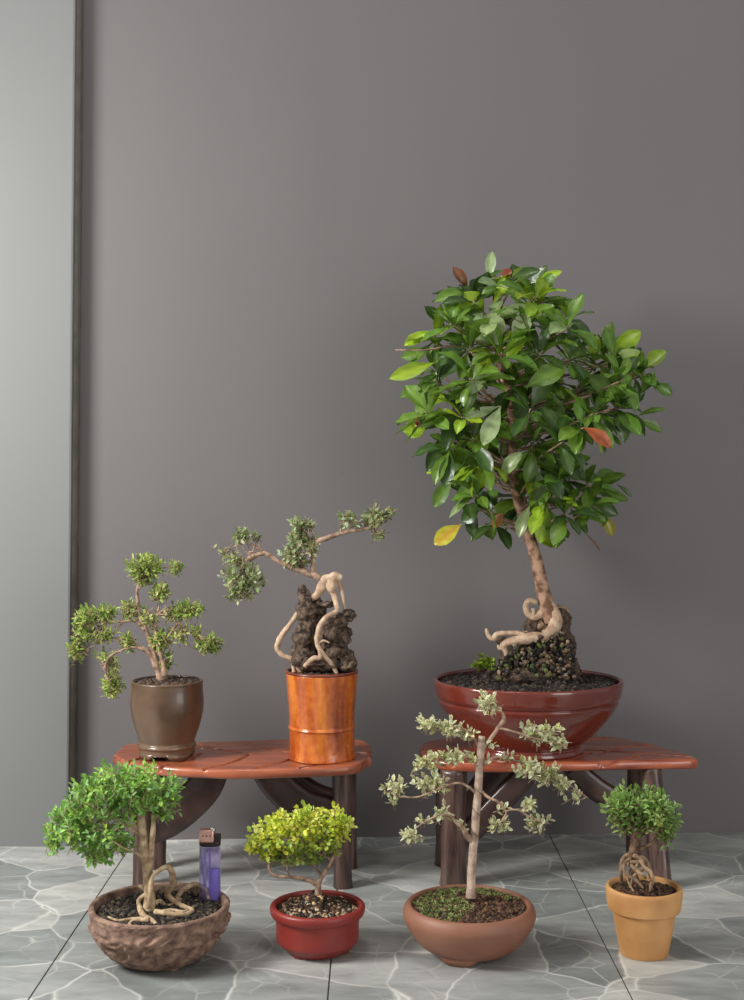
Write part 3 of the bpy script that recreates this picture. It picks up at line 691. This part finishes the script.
roots(D, YD, [
    [(634, 852, 888, 2.4), (626, 856, 888, 2.3), (622, 862, 890, 2.2), (621, 872, 892, 2), (621.5, 883, 889, 1.5)],
    [(632, 854, 888, 2.4), (640, 860, 892, 2.4), (645, 868, 895, 2.3), (651, 873, 897, 2.3), (652, 881, 897, 2.1), (649, 892, 896, 1.5)],
    [(630, 853, 884, 2.2), (627, 862, 888, 2.3), (634, 868, 894, 2.2), (641, 874, 898, 2.0), (646, 878, 898, 1.6)],
    [(636, 858, 884, 2.0), (644, 858, 884, 2.0), (649, 866, 884, 1.8), (650, 878, 886, 1.4)],
    [(630, 862, 892, 1.8), (638, 863, 892, 1.9), (633, 872, 893, 1.5), (630, 882, 890, 1.3)],
    [(631, 858, 890, 1.6), (624, 864, 893, 1.6), (626, 874, 896, 1.5), (636, 880, 897, 1.4), (643, 888, 897, 1)],
    [(640, 862, 890, 1.5), (636, 872, 892, 1.5), (640, 884, 892, 1.2)],
    [(634, 856, 892, 1.8), (643, 861, 893, 1.7), (642, 870, 895, 1.6), (634, 876, 895, 1.4), (630, 888, 895, 1.1)],
    [(638, 864, 889, 1.6), (630, 870, 893, 1.6), (628, 880, 894, 1.2), (634, 892, 897, 1.0)]], noisy('mid_brown_bark', srgb(108, 84, 62), srgb(166, 138, 108), 150, .8, .6, .0012), .071, .25)
G4 = [srgb(136, 170, 84), srgb(156, 188, 102), srgb(114, 152, 72), srgb(178, 202, 128)]
pads('foliage', D, YD, [(634, 800, 22, 17, 230), (618, 808, 16, 16, 150), (655, 808, 22, 18, 220), (666, 818, 14, 15, 120), (640, 816, 28, 14, 170), (664, 832, 12, 10, 50), (622, 826, 10, 6, 20)],
     G4, .0086, .0036, 25, dens=1.9, rs=1.06, shell=.7, upbias=.9)

# ------------------------------------------------------------------ E: wild bonsai in brown glazed pot
YE = 1.668; cE = (P(167, 755, YE).x, YE, ZB)
E = thing('bonsai_plant', 'spreading twiggy green bonsai in tall olive-brown glazed pot on the left bench', 'potted plant', cE, 'potted bonsai')
def octo(a, z, r, t):
    k = max(0, min(1, (z - .02) / .02)); return r * (1 + .012 * k * cos(8 * a + .4))
lathe('pot', cE, [(0, .006), (.032, .006), (.0352, .0065), (.0358, .010), (.0362, .0125), (.0378, .0145), (.0372, .0172), (.0352, .020), (.0372, .026), (.0425, .042), (.0462, .058), (.0470, .072), (.0460, .086), (.0458, .0945), (.0462, .0972), (.0448, .0985), (.0428, .0982), (.042, .095), (.041, .088), (.04, .084), (.02, .084), (0, .084)],
      M['brown_glaze'], E, seg=128, sub=5, fn=octo)
for k in range(4):
    a0 = pi / 4 + k * pi / 2 - .1
    mb = MB(); vs = []; fs = []; n = 18
    for i in range(n + 1):
        u = -1 + 2 * i / n; a = a0 + u * .55; hg = .0068 * (1 - abs(u) ** 4)
        for (r, z) in ((.0358, .0085), (.0356, .0068 - hg), (.029, .0068 - hg), (.027, .0085)):
            vs.append((cE[0] + r * cos(a), cE[1] + r * sin(a), ZB + z))
    for i in range(n):
        for j in range(4):
            b = i * 4; fs.append((b + j, b + (j + 1) % 4, b + 4 + (j + 1) % 4, b + 4 + j))
    fs.append((3, 2, 1, 0)); fs.append((n * 4, n * 4 + 1, n * 4 + 2, n * 4 + 3)); mb.add(vs, fs); mb.build('foot', M['brown_glaze'], E)
soil(E, (cE[0], cE[1]), .042, ZB + .093, .003, 700, .0036, [srgb(70, 56, 48), srgb(104, 84, 70), srgb(50, 40, 36)], 15)
def Z(l): return [(60 + a / 4.51, 545 + b / 4.51, d, r) for a, b, d, r in l]
limbs('trunk', E, YE, [Z([(462, 625, 0, 6.84), (458, 600, 0, 5.76), (445, 565, 0, 4.32), (420, 520, 0, 3.31), (395, 480, 0, 2.59), (370, 462, 0, 2.02)]),
     Z([(440, 560, 0, 3.60), (428, 500, 0, 2.59), (400, 420, 0, 2.16), (385, 370, 0, 1.94), (362, 330, 0, 1.80), (352, 270, 0, 1.73), (348, 200, 0, 1.44), (365, 160, 0, 1.08), (390, 110, 0, 0.65)]),
     Z([(470, 590, -.004, 3.74), (465, 530, -.006, 2.30), (440, 450, -.006, 1.73), (430, 380, 0, 1.44), (440, 310, 0, 1.22), (455, 240, 0, 0.79)])], M['barkgrey'], .3)
limbs('branch', E, YE, [Z([(395, 480, 0, 1.87), (340, 462, -.004, 1.44), (290, 470, -.008, 1.15), (230, 500, -.012, 1.01), (205, 540, -.012, 1.01), (210, 590, -.012, 1.01), (230, 640, -.012, 0.58)]),
     Z([(385, 385, 0, 1.73), (340, 345, 0, 1.44), (280, 345, -.003, 1.15), (210, 350, -.004, 0.86), (130, 340, -.004, 0.65)]),
     Z([(330, 465, 0, 1.15), (260, 420, 0, 0.94), (180, 440, 0, 0.79), (120, 470, 0, 0.65), (60, 480, 0, 0.43)]),
     Z([(290, 345, 0, 0.86), (230, 400, 0, 0.72), (170, 410, 0, 0.58), (110, 420, 0, 0.36)]),
     Z([(450, 480, 0, 1.44), (490, 410, 0, 1.22), (535, 350, 0, 0.94), (590, 310, 0, 0.58)]),
     Z([(470, 470, 0, 1.22), (530, 400, 0, 1.01), (570, 385, 0, 0.86), (620, 420, 0, 0.72), (670, 440, 0, 0.50)]),
     Z([(350, 260, 0, 0.86), (320, 280, 0, 0.58), (300, 270, 0, 0.43)]),
     Z([(370, 150, 0, 0.79), (440, 110, 0, 0.58), (520, 100, 0, 0.43)]),
     Z([(400, 400, 0, 0.86), (410, 320, 0, 0.72), (380, 290, 0, 0.50)]),
     Z([(540, 390, 0, 0.65), (580, 450, 0, 0.50), (610, 470, 0, 0.36)]),
     Z([(465, 540, 0, 0.94), (500, 500, -.004, 0.65), (505, 440, -.004, 0.36)]),
     Z([(440, 500, 0, 0.94), (480, 450, -.01, 0.65), (460, 410, -.012, 0.43)])], M['barkgrey'], .3, joint=False)
def ZP(s, ox, oy, l): return [(ox + a / s, oy + b / s, c / s, d / s, n) for a, b, c, d, n in l]
G5 = [srgb(144, 168, 80), srgb(168, 190, 96), srgb(116, 144, 68), srgb(184, 196, 118)]
pads('foliage', E, YE, ZP(4.51, 60, 545, [(385, 95, 88, 50, 210), (375, 145, 50, 30, 60), (525, 100, 30, 32, 34), (450, 215, 46, 44, 90), (310, 285, 36, 42, 70), (120, 325, 55, 48, 120), (205, 310, 55, 40, 90), (70, 470, 36, 50, 90), (180, 400, 80, 40, 60), (200, 510, 50, 30, 30), (305, 435, 32, 42, 60),
    (585, 290, 58, 34, 110), (500, 300, 40, 40, 45), (670, 445, 58, 42, 120), (455, 430, 46, 50, 120), (238, 545, 28, 25, 26), (235, 635, 46, 52, 110), (540, 400, 50, 40, 34), (480, 520, 35, 40, 30), (400, 320, 45, 50, 34), (610, 385, 34, 26, 22), (100, 400, 50, 40, 40)]),
    G5, .0078, .0036, 26, netn=9, net=[(60 + a / 4.51, 545 + b / 4.51) for a, b in [(445, 565), (400, 480), (370, 462), (428, 500), (400, 420), (385, 370), (362, 330), (352, 270), (348, 200), (365, 160), (465, 530), (440, 450), (430, 380), (440, 310), (455, 240), (340, 462), (290, 470), (230, 500), (205, 560), (220, 610), (340, 345), (280, 345), (210, 350), (130, 340), (260, 420), (180, 440), (120, 470), (490, 410), (535, 350), (590, 310), (530, 400), (620, 420), (670, 440), (520, 100)]], dens=2.5, rs=1.15, shell=.3, upbias=.3, twig=M['barkgrey'])

# ------------------------------------------------------------------ F: root-over-rock bonsai in orange pot
YF = 1.663; cF = (P(321.8, 757, YF).x, YF, ZB)
Fp = thing('bonsai_plant', 'twisted pale green bonsai with cream roots over a dark rock in tall glossy orange pot', 'potted plant', cF, 'potted bonsai')
lathe('pot', cF, [(0, .001), (.039, .001), (.0432, .000), (.0436, .003), (.0425, .010), (.0422, .024), (.0424, .034), (.0428, .0375), (.0440, .0395), (.0428, .0418), (.0422, .044), (.0428, .060), (.0448, .085), (.0462, .103), (.0466, .109)],
      M['orange_glaze'], Fp, sub=5)
lathe('rim', cF, [(.0460, .1088), (.0470, .1096), (.0472, .1112), (.0462, .1124), (.0440, .1124), (.0428, .1105), (.0424, .100), (.041, .097), (.02, .097), (0, .097)], M['orange_rim'], Fp, sub=4)
zF = ZB + .1055
soil(Fp, (cF[0], cF[1]), .0432, zF, .002, 500, .0035, DK + [srgb(90, 70, 58)], 16)
def lump(mb, c, r, seed, amp=.42, fr=95, sub=4):
    bm = bmesh.new(); bmesh.ops.create_icosphere(bm, subdivisions=sub, radius=1)
    for v in bm.verts:
        d = v.co.normalized(); q = Vector((d.x * r[0], d.y * r[1], d.z * r[2])) + c; q_ = q; 
        n = noise.fractal(q * fr + Vector((3.3, 0, 0)), .9, 2.1, 5) ; rg = 1 - abs(noise.noise(q * fr * 1.9 + Vector((0, 7, 0)))) * 2
        v.co = c + (q - c) * (1 + amp * n + amp * .5 * rg)
    bm.verts.ensure_lookup_table()
    mb.add([v.co.copy() for v in bm.verts], [[v.index for v in f.verts] for f in bm.faces]); bm.free()
def Z6(x, y, dy=0): return P(260 + x / 6.76, 560 + y / 6.76, YF + dy)
u = YF / F_PX / 6.76
mb = MB()
for (x, y, rx, ry, dy) in [(285, 205, 26, 42, 0), (305, 265, 44, 50, 0), (315, 345, 62, 70, 0), (325, 450, 54, 90, 0), (305, 540, 70, 100, -.004), (298, 640, 76, 90, -.004), (280, 480, 42, 46, -.008),
                           (400, 380, 50, 110, .008), (400, 520, 55, 150, .016), (450, 300, 50, 20, .004), (485, 280, 22, 14, .004), (500, 430, 80, 60, -.002), (500, 520, 95, 90, -.004), (490, 610, 85, 90, -.002), (590, 375, 52, 40, 0), (545, 390, 45, 35, 0),
                           (585, 490, 34, 34, .004), (565, 680, 80, 70, 0), (400, 700, 150, 50, -.006), (590, 710, 60, 45, -.008), (340, 690, 60, 40, -.014)]:
    lump(mb, Z6(x, y, dy), (rx * u * .95, min(rx, 95) * u * 1.0, ry * u * .95), x * .37 + y * .11)
mb.build('rock', M['rock'], Fp)
limbs('trunk', Fp, YF, [
    [(336, 588, 0, 5), (329, 584, 0, 4.2), (321, 579, 0, 3.2), (315, 575, 0, 3.6), (309.6, 574.5, 0, 2.8), (302, 570, 0, 3.1), (294, 569, 0, 2.5), (286, 565, 0, 2.9), (279, 561.5, 0, 2.4), (270, 556, 0, 2.4), (262, 553, 0, 2.6), (251, 557, 0, 2.2), (244, 563, -.002, 1.6), (240, 574, -.004, 1.2), (240, 586, -.006, .7)],
    [(313, 574, 0, 2.6), (313, 562, 0, 2.4), (314, 548, 0, 2.6), (319, 541, 0, 2.6), (326, 538.5, 0, 2.6), (343, 532.5, 0, 2.2), (358, 530, 0, 1.8), (374, 527, 0, 1.1)]], M['barkgrey'], .35)
limbs('branch', Fp, YF, [[(262, 551, 0, 1.5), (252, 545, 0, 1.1), (243, 541, 0, .8), (234, 537, 0, .5)], [(262, 551, 0, 1.3), (258, 543, 0, .9), (254, 536, 0, .5)],
     [(340, 533, 0, 1.1), (343, 524, 0, .8), (350, 510, 0, .5)], [(314, 548, 0, 1.3), (307, 535, 0, .9), (300, 525, 0, .6)], [(365, 529, 0, .9), (375, 519, 0, .6), (384, 511, 0, .4)]], M['barkgrey'], joint=False)
def ZR(l): 
    return [(Z6(x, y, dy), r * u) for x, y, dy, r in l]
mb = MB(); tube(mb, ZR([(420, 150, 0, 34), (460, 128, 0, 36), (510, 120, 0, 36), (555, 125, 0, 24)]), 12, 5, .4, 120)
tube(mb, ZR([(480, 130, -.002, 34), (488, 170, -.002, 42), (480, 215, -.002, 24)]), 12, 5, .35, 120)
o = mb.build('root_crown', M['rootpale'], Fp); o['label'] = 'cream woody knot above the rock'
for l in ([(430, 150, 0, 34), (415, 185, 0, 32), (385, 235, 0, 27), (345, 258, .003, 24), (300, 300, .01, 18), (280, 340, .006, 16), (250, 370, 0, 19), (205, 432, 0, 18), (155, 500, 0, 21), (122, 560, 0, 21), (120, 605, 0, 19), (155, 645, 0, 18), (215, 672, 0, 17), (250, 712, -.006, 16), (275, 765, -.008, 14)],
          [(470, 190, 0, 26), (500, 235, -.002, 21), (515, 290, -.006, 19), (518, 345, -.012, 17), (450, 385, -.022, 17), (408, 440, -.024, 18), (388, 510, -.024, 18), (388, 570, -.024, 17), (415, 620, -.024, 16), (450, 665, -.022, 17), (485, 705, -.020, 17), (520, 770, -.020, 12)],
          [(530, 140, 0, 20), (550, 200, -.001, 14), (565, 265, -.002, 11), (572, 335, -.002, 9)],
          [(300, 720, -.024, 14), (330, 690, -.026, 17), (365, 662, -.026, 17), (405, 660, -.026, 14), (400, 600, -.025, 11)],
          [(230, 760, -.004, 14), (222, 710, -.002, 13), (215, 672, 0, 13)],
          [(400, 560, -.024, 10), (430, 545, -.024, 8), (470, 560, -.024, 5)]):
    mb = MB(); tube(mb, ZR(l), 10, 6, .22, 150); mb.build('root', M['rootpale'], Fp)
G6 = [srgb(166, 178, 124), srgb(188, 198, 152), srgb(134, 152, 98), srgb(196, 204, 166), srgb(128, 140, 84)]
pads('foliage', Fp, YF, ZP(3.916, 210, 495, [(130, 330, 86, 62, 200), (120, 380, 60, 36, 60), (120, 160, 44, 24, 40), (50, 225, 12, 16, 8), (90, 255, 46, 26, 40), (360, 115, 40, 28, 60), (345, 175, 34, 45, 100), (395, 205, 34, 46, 50), (315, 235, 50, 30, 60), (340, 265, 50, 20, 30),
    (545, 95, 48, 40, 44), (655, 75, 50, 32, 80), (640, 115, 36, 24, 34), (660, 158, 16, 14, 14), (700, 75, 22, 24, 14), (180, 170, 14, 26, 8)]), G6, .0088, .0054, 27, netn=4, netr=30, net=[(262, 553), (251, 557), (244, 563), (240, 574), (279, 561), (294, 569), (309, 573), (313, 562), (314, 548), (319, 541), (343, 532), (358, 530), (374, 527), (243, 541), (254, 536), (343, 524), (375, 519)], dens=1.9, rs=1.15, shell=.3, upbias=.15, twig=M['barkgrey'])

# ------------------------------------------------------------------ G: big tree in oxblood bowl
YG = 1.705; cG = (P(528, 750, YG).x, YG, ZB)
G = thing('bonsai_plant', 'tall broad-leaved tree with round crown in wide glossy oxblood bowl on the right bench', 'potted plant', cG, 'potted bonsai')
lathe('pot', cG, [(0, .003), (.060, .003), (.070, .0), (.0735, .0015), (.0725, .006), (.0700, .0095), (.076, .015), (.092, .030), (.1085, .049), (.1160, .0600), (.1185, .0655), (.1185, .0675), (.1172, .0690), (.1215, .0735), (.1238, .083), (.1248, .0905), (.1240, .0940), (.1212, .0950), (.1190, .0930), (.1175, .086), (.110, .078), (.05, .076), (0, .076)],
      M['oxblood'], G, seg=128, sub=5, sy=.9)
def hG(x, y):
    d = sqrt(((x - .010) / 1.15) ** 2 + (y / .8) ** 2); 
    m = .046 * max(0, min(1, (.062 - d) / .040)); m = m * (1 + .35 * noise.noise(Vector((x * 60, y * 60, 3)))) + (.006 * noise.noise(Vector((x * 150, y * 150, 8))) if m > .001 else 0)
    return m
hg = soil(G, (cG[0], cG[1]), .118, ZB + .0865, .004, 4200, .0042, DK, 17, sy=.9, hfun=hG)
Zg = lambda x, y, dy=0: P(440 + x / 3.72, 560 + y / 3.72, YG + dy); ug = YG / F_PX / 3.72
mb = MB()
for (x, y, rx, ry, dy) in [(450, 215, 34, 34, .004), (430, 270, 55, 55, .006), (460, 320, 50, 55, 0), (350, 330, 80, 50, .006), (400, 390, 100, 60, 0), (280, 370, 60, 50, .006), (350, 250, 35, 40, .012), (230, 300, 20, 14, .004), (300, 420, 100, 40, -.01), (440, 400, 70, 40, -.01)]:
    lump(mb, Zg(x, y, dy), (rx * ug, rx * ug * .9, ry * ug), x * .2, .22, 60)
mb.build('root_ball', noisy('brown_root_ball', srgb(46, 35, 28), srgb(104, 84, 66), 160, .95, 1, .003), G)
rng = random.Random(3); mb = MB()
for _ in range(420):
    x = rng.uniform(215, 500); y = rng.uniform(270, 440)
    if abs(x - 380) > 60 + (y - 230) * .62: continue
    rocklet(mb, Zg(x, y, -.022 - (y - 270) * .00010 + rng.uniform(-.004, .004)), rng.uniform(.0018, .0042), rng, vary(rng, rng.choice(DK + [srgb(120, 96, 72), srgb(92, 100, 56), srgb(140, 120, 96)]), .3))
o = mb.build('root_ball_grit', M['grit'], G, False); o['kind'] = 'stuff'
trunkG = [(552, 622, 0, 8), (548, 609, 0, 8.4), (544, 595, 0, 7.2), (540.5, 580, 0, 6.7), (537, 562, 0, 6.2), (533, 548, 0, 6), (527, 530, 0, 5.8), (521, 508, 0, 5.6), (516, 490, 0, 5.5), (512, 466, 0, 5.3), (513, 440, 0, 5.0), (511, 405, 0, 4.5), (503, 375, 0, 3.8), (497, 345, 0, 3.2), (494, 315, 0, 2.6), (496, 290, 0, 1.8), (502, 275, 0, 1.2)]
limbs('trunk', G, YG, [trunkG], noisy('mottled_brown_bark', srgb(112, 78, 58), srgb(186, 148, 122), 90, .8, .6, .0014, lo=.42, hi=.6), .1, 14)
for l in ([(405, 170, 0, 26), (428, 215, -.004, 26), (422, 255, -.010, 24), (385, 285, -.018, 22), (340, 290, -.024, 21), (290, 298, -.026, 18), (250, 308, -.026, 15), (234, 322, -.026, 12), (246, 345, -.026, 9), (250, 388, -.028, 6)],
          [(375, 195, 0, 18), (350, 212, -.004, 14), (326, 200, -.006, 11), (318, 172, -.006, 10), (332, 152, -.006, 11), (358, 158, -.003, 10)],
          [(330, 285, -.02, 10), (290, 272, -.022, 9), (250, 272, -.022, 9), (212, 276, -.022, 10), (198, 295, -.022, 9), (180, 282, -.022, 8), (172, 255, -.022, 6)],
          [(248, 322, -.026, 8), (222, 330, -.026, 7), (216, 316, -.026, 4)],
          [(385, 230, .004, 18), (350, 260, .008, 16), (310, 280, .01, 12)],
          [(425, 190, .006, 20), (455, 190, .01, 22), (470, 215, .012, 18)],
          [(345, 180, -.006, 7), (348, 200, -.006, 6), (342, 215, -.004, 5)]):
    mb = MB(); tube(mb, [(Zg(x, y, d), r * ug) for x, y, d, r in l], 11, 6, .16, 130); mb.build('root', M['rootpale'] if l[0][3] < 20 or l[0][0] == 405 else M['barkgrey'], G)
pts = [Zg(rng.uniform(120, 205), rng.uniform(380, 415), -.03) for _ in range(14)] + [Zg(rng.uniform(150, 200), rng.uniform(355, 385), -.026) for _ in range(8)]
tufts(G, 'moss', pts, .007, [srgb(140, 160, 60), srgb(110, 130, 50)], 8)

def big_leaf(mb, p, tip, wd, face, col, droop=.12, fold=.18, colv=None):
    """obovate leaf, p base, tip, face = approximate normal"""
    d = tip - p; ln = d.length; d.normalize(); s = d.cross(face)
    if s.length < 1e-4: s = d.orthogonal()
    s.normalize(); n = s.cross(d).normalized()
    prof = [(0, .05), (.1, .16), (.25, .52), (.42, .86), (.58, 1.0), (.73, .92), (.87, .6), (.96, .24), (1, .03)]
    vs = []; fs = []; cs = []
    cr = colv or (min(1, col[0] * 1.35 + .03), min(1, col[1] * 1.3 + .03), min(1, col[2] * 1.3 + .02), 1)
    for i, (t, w_) in enumerate(prof):
        base = p + d * ln * t + n * (ln * droop * (sin(pi * t) - .0) ) 
        hwid = wd / 2 * w_
        for k, q in enumerate((-1, -.55, 0, .55, 1)):
            wav = .05 * wd * sin(t * 17 + q * 2) * abs(q)
            z = n * (abs(q) * hwid * fold * 2 - (0.0) + wav)
            # lateral ribs give a quilted surface
            if abs(q) == .55: z += n * (.03 * wd * (1 if i % 2 else -1))
            vs.append(base + s * hwid * q + z); f_ = 1 if abs(q) == 1 else (1.14 if i % 2 else .90); cs.append(cr if q == 0 else (col[0] * f_, col[1] * f_, col[2] * f_, 1))
    for i in range(len(prof) - 1):
        for k in range(4):
            a = i * 5 + k; fs.append((a, a + 1, a + 6, a + 5))
    mb.add(vs, fs, cs)
rng = random.Random(77); LF = MB(); ST = MB()
BG = srgb(132, 162, 40); MG = srgb(90, 124, 40); DG = srgb(58, 86, 34); PG = srgb(142, 162, 110); YGc = srgb(152, 184, 44); RB = srgb(110, 70, 40)
# leaves that shape the outline: base, tip, width px, depth offset, colour
EX = [((489, 282), (492, 251), 11, 0, PG), ((468, 290), (453, 267), 11, 0, RB), ((470, 291), (434, 302), 14, -.01, MG), ((446, 328), (424, 306), 13, 0, DG), ((474, 322), (438, 312), 16, -.02, BG), ((484, 316), (464, 292), 20, -.02, BG),
 ((434, 330), (404, 346), 14, -.02, YGc), ((436, 362), (389, 379), 15, -.03, YGc), ((430, 350), (401, 358), 14, 0, MG), ((498, 347), (489, 313), 24, -.08, PG), ((494, 346), (472, 338), 12, -.06, PG), ((496, 318), (528, 306), 13, -.06, PG), ((494, 303), (505, 277), 11, -.04, YGc), ((512, 345), (528, 312), 18, -.08, PG),
 ((492, 372), (464, 396), 14, -.09, PG), ((505, 362), (524, 332), 15, -.09, YGc), ((533, 290), (562, 271), 11, -.01, YGc), ((528, 300), (577, 302), 10, 0, MG), ((533, 310), (555, 343), 14, -.05, MG), ((508, 283), (540, 270), 14, 0, DG), ((520, 290), (512, 264), 14, .02, DG),
 ((603, 348), (612, 322), 13, 0, MG), ((608, 352), (641, 331), 18, 0, YGc), ((603, 373), (644, 354), 22, -.03, BG), ((641, 371), (666, 351), 17, 0, BG), ((652, 383), (672, 395), 13, 0, MG), ((594, 360), (597, 335), 14, -.03, BG), ((582, 374), (624, 403), 24, -.06, MG), ((524, 388), (566, 366), 20, -.1, MG), ((556, 352), (575, 356), 10, -.03, PG), ((560, 345), (588, 358), 12, -.02, MG),
 ((428, 428), (403, 432), 20, -.01, YGc), ((446, 432), (427, 471), 17, 0, DG), ((450, 424), (463, 444), 10, 0, DG), ((484, 468), (439, 452), 20, -.03, MG), ((454, 470), (426, 474), 11, 0, YGc), ((452, 476), (434, 508), 15, 0, MG), ((478, 476), (456, 505), 14, 0, MG), ((476, 490), (449, 518), 8, -.04, PG), ((501, 406), (483, 446), 17, -.1, PG), ((500, 406), (461, 420), 11, -.08, PG),
 ((500, 482), (522, 452), 15, -.08, PG), ((494, 478), (468, 484), 14, -.05, BG), ((480, 508), (462, 522), 15, 0, DG), ((530, 505), (519, 538), 13, -.05, PG), ((637, 416), (666, 409), 7, 0, MG), ((638, 419), (662, 432), 12, 0, MG), ((601, 408), (607, 441), 14, 0, DG), ((556, 425), (581, 446), 15, -.02, MG), ((594, 487), (622, 477), 15, 0, MG), ((616, 484), (632, 497), 5, 0, DG),
 ((578, 498), (618, 515), 18, -.02, DG), ((565, 500), (606, 522), 20, -.04, MG), ((604, 514), (612, 536), 12, 0, srgb(140, 130, 40)), ((570, 508), (587, 534), 11, -.02, DG), ((566, 513), (553, 538), 18, -.02, MG), ((534, 533), (557, 547), 14, -.01, BG), ((552, 452), (580, 480), 18, -.05, DG), ((532, 462), (575, 472), 16, -.05, MG), ((540, 470), (562, 500), 18, -.07, DG),
 ((532, 545), (538, 520), 10, 0, BG), ((427, 385), (400, 398), 14, 0, MG), ((440, 400), (412, 420), 15, 0, MG), ((455, 395), (425, 402), 13, -.03, BG), ((640, 395), (655, 372), 12, .01, MG), ((625, 405), (645, 392), 11, 0, DG), ((560, 320), (590, 332), 13, .02, DG), ((575, 345), (570, 322), 12, .02, DG), ((540, 305), (565, 318), 14, .02, DG), ((470, 345), (440, 338), 13, 0, MG), ((585, 533), (600, 551), 2.5, 0, RB), ((480, 300), (457, 312), 14, 0, BG), ((520, 300), (545, 285), 14, 0, MG)]
pxm = YG / F_PX
for (a, b, wd, dy, col) in EX:
    pa = P(a[0], a[1], YG + dy); pb = P(b[0], b[1], YG + dy + rng.uniform(-.012, .004))
    face = Vector((rng.gauss(0, .25), -1, .55 + rng.gauss(0, .3)))
    big_leaf(LF, pa, pb, wd * pxm, face, vary(rng, col, .10), rng.uniform(-.02, .14))
# clusters: centre px, depth, number
CL = [(505, 290), (470, 300), (535, 300), (455, 325), (490, 325), (525, 325), (560, 330), (430, 345), (465, 350), (500, 355), (535, 355), (575, 355), (610, 360), (440, 378), (475, 382), (510, 385), (545, 385), (580, 385), (615, 385), (635, 380),
      (430, 415), (460, 415), (490, 418), (530, 415), (560, 412), (595, 412), (620, 405), (450, 445), (535, 445), (560, 440), (585, 425), (480, 465), (500, 470), (540, 470), (560, 480), (585, 490), (475, 500), (500, 505), (545, 505), (570, 515), (595, 505), (490, 522), (550, 522), (520, 470), (505, 440), (528, 498), (470, 440)]
for (cx, cy) in CL:
    hw_ = max(0.1, 1 - ((cx - 528) / 140) ** 2 - ((cy - 400) / 160) ** 2)
    for rep in range(3 if hw_ > .6 else (2 if hw_ > .4 else 1)):
        dy = rng.uniform(-.115, .10) * sqrt(hw_)
        if rep == 1: dy = -abs(dy) - .01
        if rep == 2: dy = abs(dy)
        if 492 < cx < 530 and cy > 400:
            if rep == 1: continue
            dy = abs(dy) + .012
        c = P(cx + rng.uniform(-6, 6), cy + rng.uniform(-5, 5), YG + dy)
        ax = Vector((c.x - P(520, 420, YG).x, dy * 1.2 - .02, (c.z - P(520, 440, YG).z) * .7 + .02)).normalized()
        n = rng.randint(6, 8)
        # twig from the trunk line
        ty = min(530, cy + 26); tx = interp([(275, 502), (345, 497), (405, 511), (466, 512), (530, 527)], ty)
        q0 = P(tx, ty, YG); mid = (q0 + c) / 2 + Vector((rng.gauss(0, .006), rng.gauss(0, .006), -.006))
        tube(ST, [(q0, .0022), (mid, .0016), (c, .0011), (c + ax * .006, .0007)], 6, 4, .2)
        pal = rng.choices([BG, MG, DG, PG], [.26, .40, .28, .06])[0]
        for k in range(n):
            o_ = ax.orthogonal().normalized(); o_.rotate(Quaternion(ax, k * 2.4 + rng.uniform(-.7, .7)))
            d = (ax * rng.uniform(-.1, .9) + o_ + Vector((rng.gauss(0, .15), rng.gauss(0, .15), rng.uniform(-.55, .3)))).normalized()
            ln = rng.uniform(22, 44) * pxm
            tip = c + d * ln
            if tip.y > 1.865: d.y *= .2; d.normalize(); tip = c + d * ln
            s0 = c + d * ln * .06
            face = Vector((rng.gauss(0, .35), -.45 + rng.gauss(0, .3), 1))
            big_leaf(LF, s0, tip, ln * rng.uniform(.34, .44), face, vary(rng, rng.choice([pal, pal, MG]), .16), rng.uniform(.0, .16), rng.uniform(.08, .25))
LF.build('foliage', M['leafbig'], G)
ST.build('twigs', M['barkgrey'], G)
for nm, a, b, wd, dy, col, vc, lab in (('leaf', (583, 427), (611, 447), 15, -.125, srgb(172, 92, 52), srgb(150, 72, 40), 'single orange-brown leaf'), ('leaf', (462, 524), (434, 545), 17, -.07, srgb(188, 178, 48), srgb(196, 150, 50), 'single yellow leaf'),
                                       ('leaf', (503, 512), (493, 528), 11, -.05, srgb(160, 110, 50), srgb(140, 90, 40), 'small brownish leaf'), ('leaf', (420, 428), (412, 416), 6, -.02, srgb(170, 70, 60), srgb(150, 70, 50), 'small red young leaf'), ('leaf', (500, 278), (512, 270), 9, -.03, srgb(140, 62, 40), srgb(110, 60, 40), 'small red-brown young leaf')):
    mb = MB(); big_leaf(mb, P(*a, YG + dy), P(*b, YG + dy - .004), wd * pxm, Vector((.1, -1, .5)), col, .06, .12, vc)
    o = mb.build(nm, M['leafbig'], G); o['label'] = lab
for l in ([(506, 395, 0, 1.8), (480, 352, -.03, 1.5), (455, 346, -.03, 1.2), (425, 350, -.03, .9), (395, 350, -.03, .6)],
          [(511, 420, 0, 2), (470, 420, -.02, 1.5), (440, 424, -.02, 1.2), (415, 426, -.02, .9)],
          [(513, 440, 0, 2.2), (545, 420, .0, 1.6), (590, 412, .0, 1.2), (630, 415, 0, .9)],
          [(504, 380, 0, 2), (540, 365, .0, 1.6), (590, 365, 0, 1.2), (640, 375, 0, .8)],
          [(508, 412, -.03, 1.6), (518, 420, -.06, 1.5), (535, 421, -.07, 1.2), (548, 414, -.07, .8)],
          [(514, 478, 0, 1.8), (490, 476, -.02, 1.3), (460, 472, -.02, .9)],
          [(520, 505, 0, 1.6), (545, 505, -.02, 1.2), (575, 502, -.02, .8)],
          [(497, 345, 0, 2), (520, 320, 0, 1.5), (545, 300, 0, 1)],
          [(496, 330, 0, 1.8), (478, 305, 0, 1.4), (466, 285, 0, .9)]):
    limbs('branch', G, YG, [l], M['barkgrey'], .2)
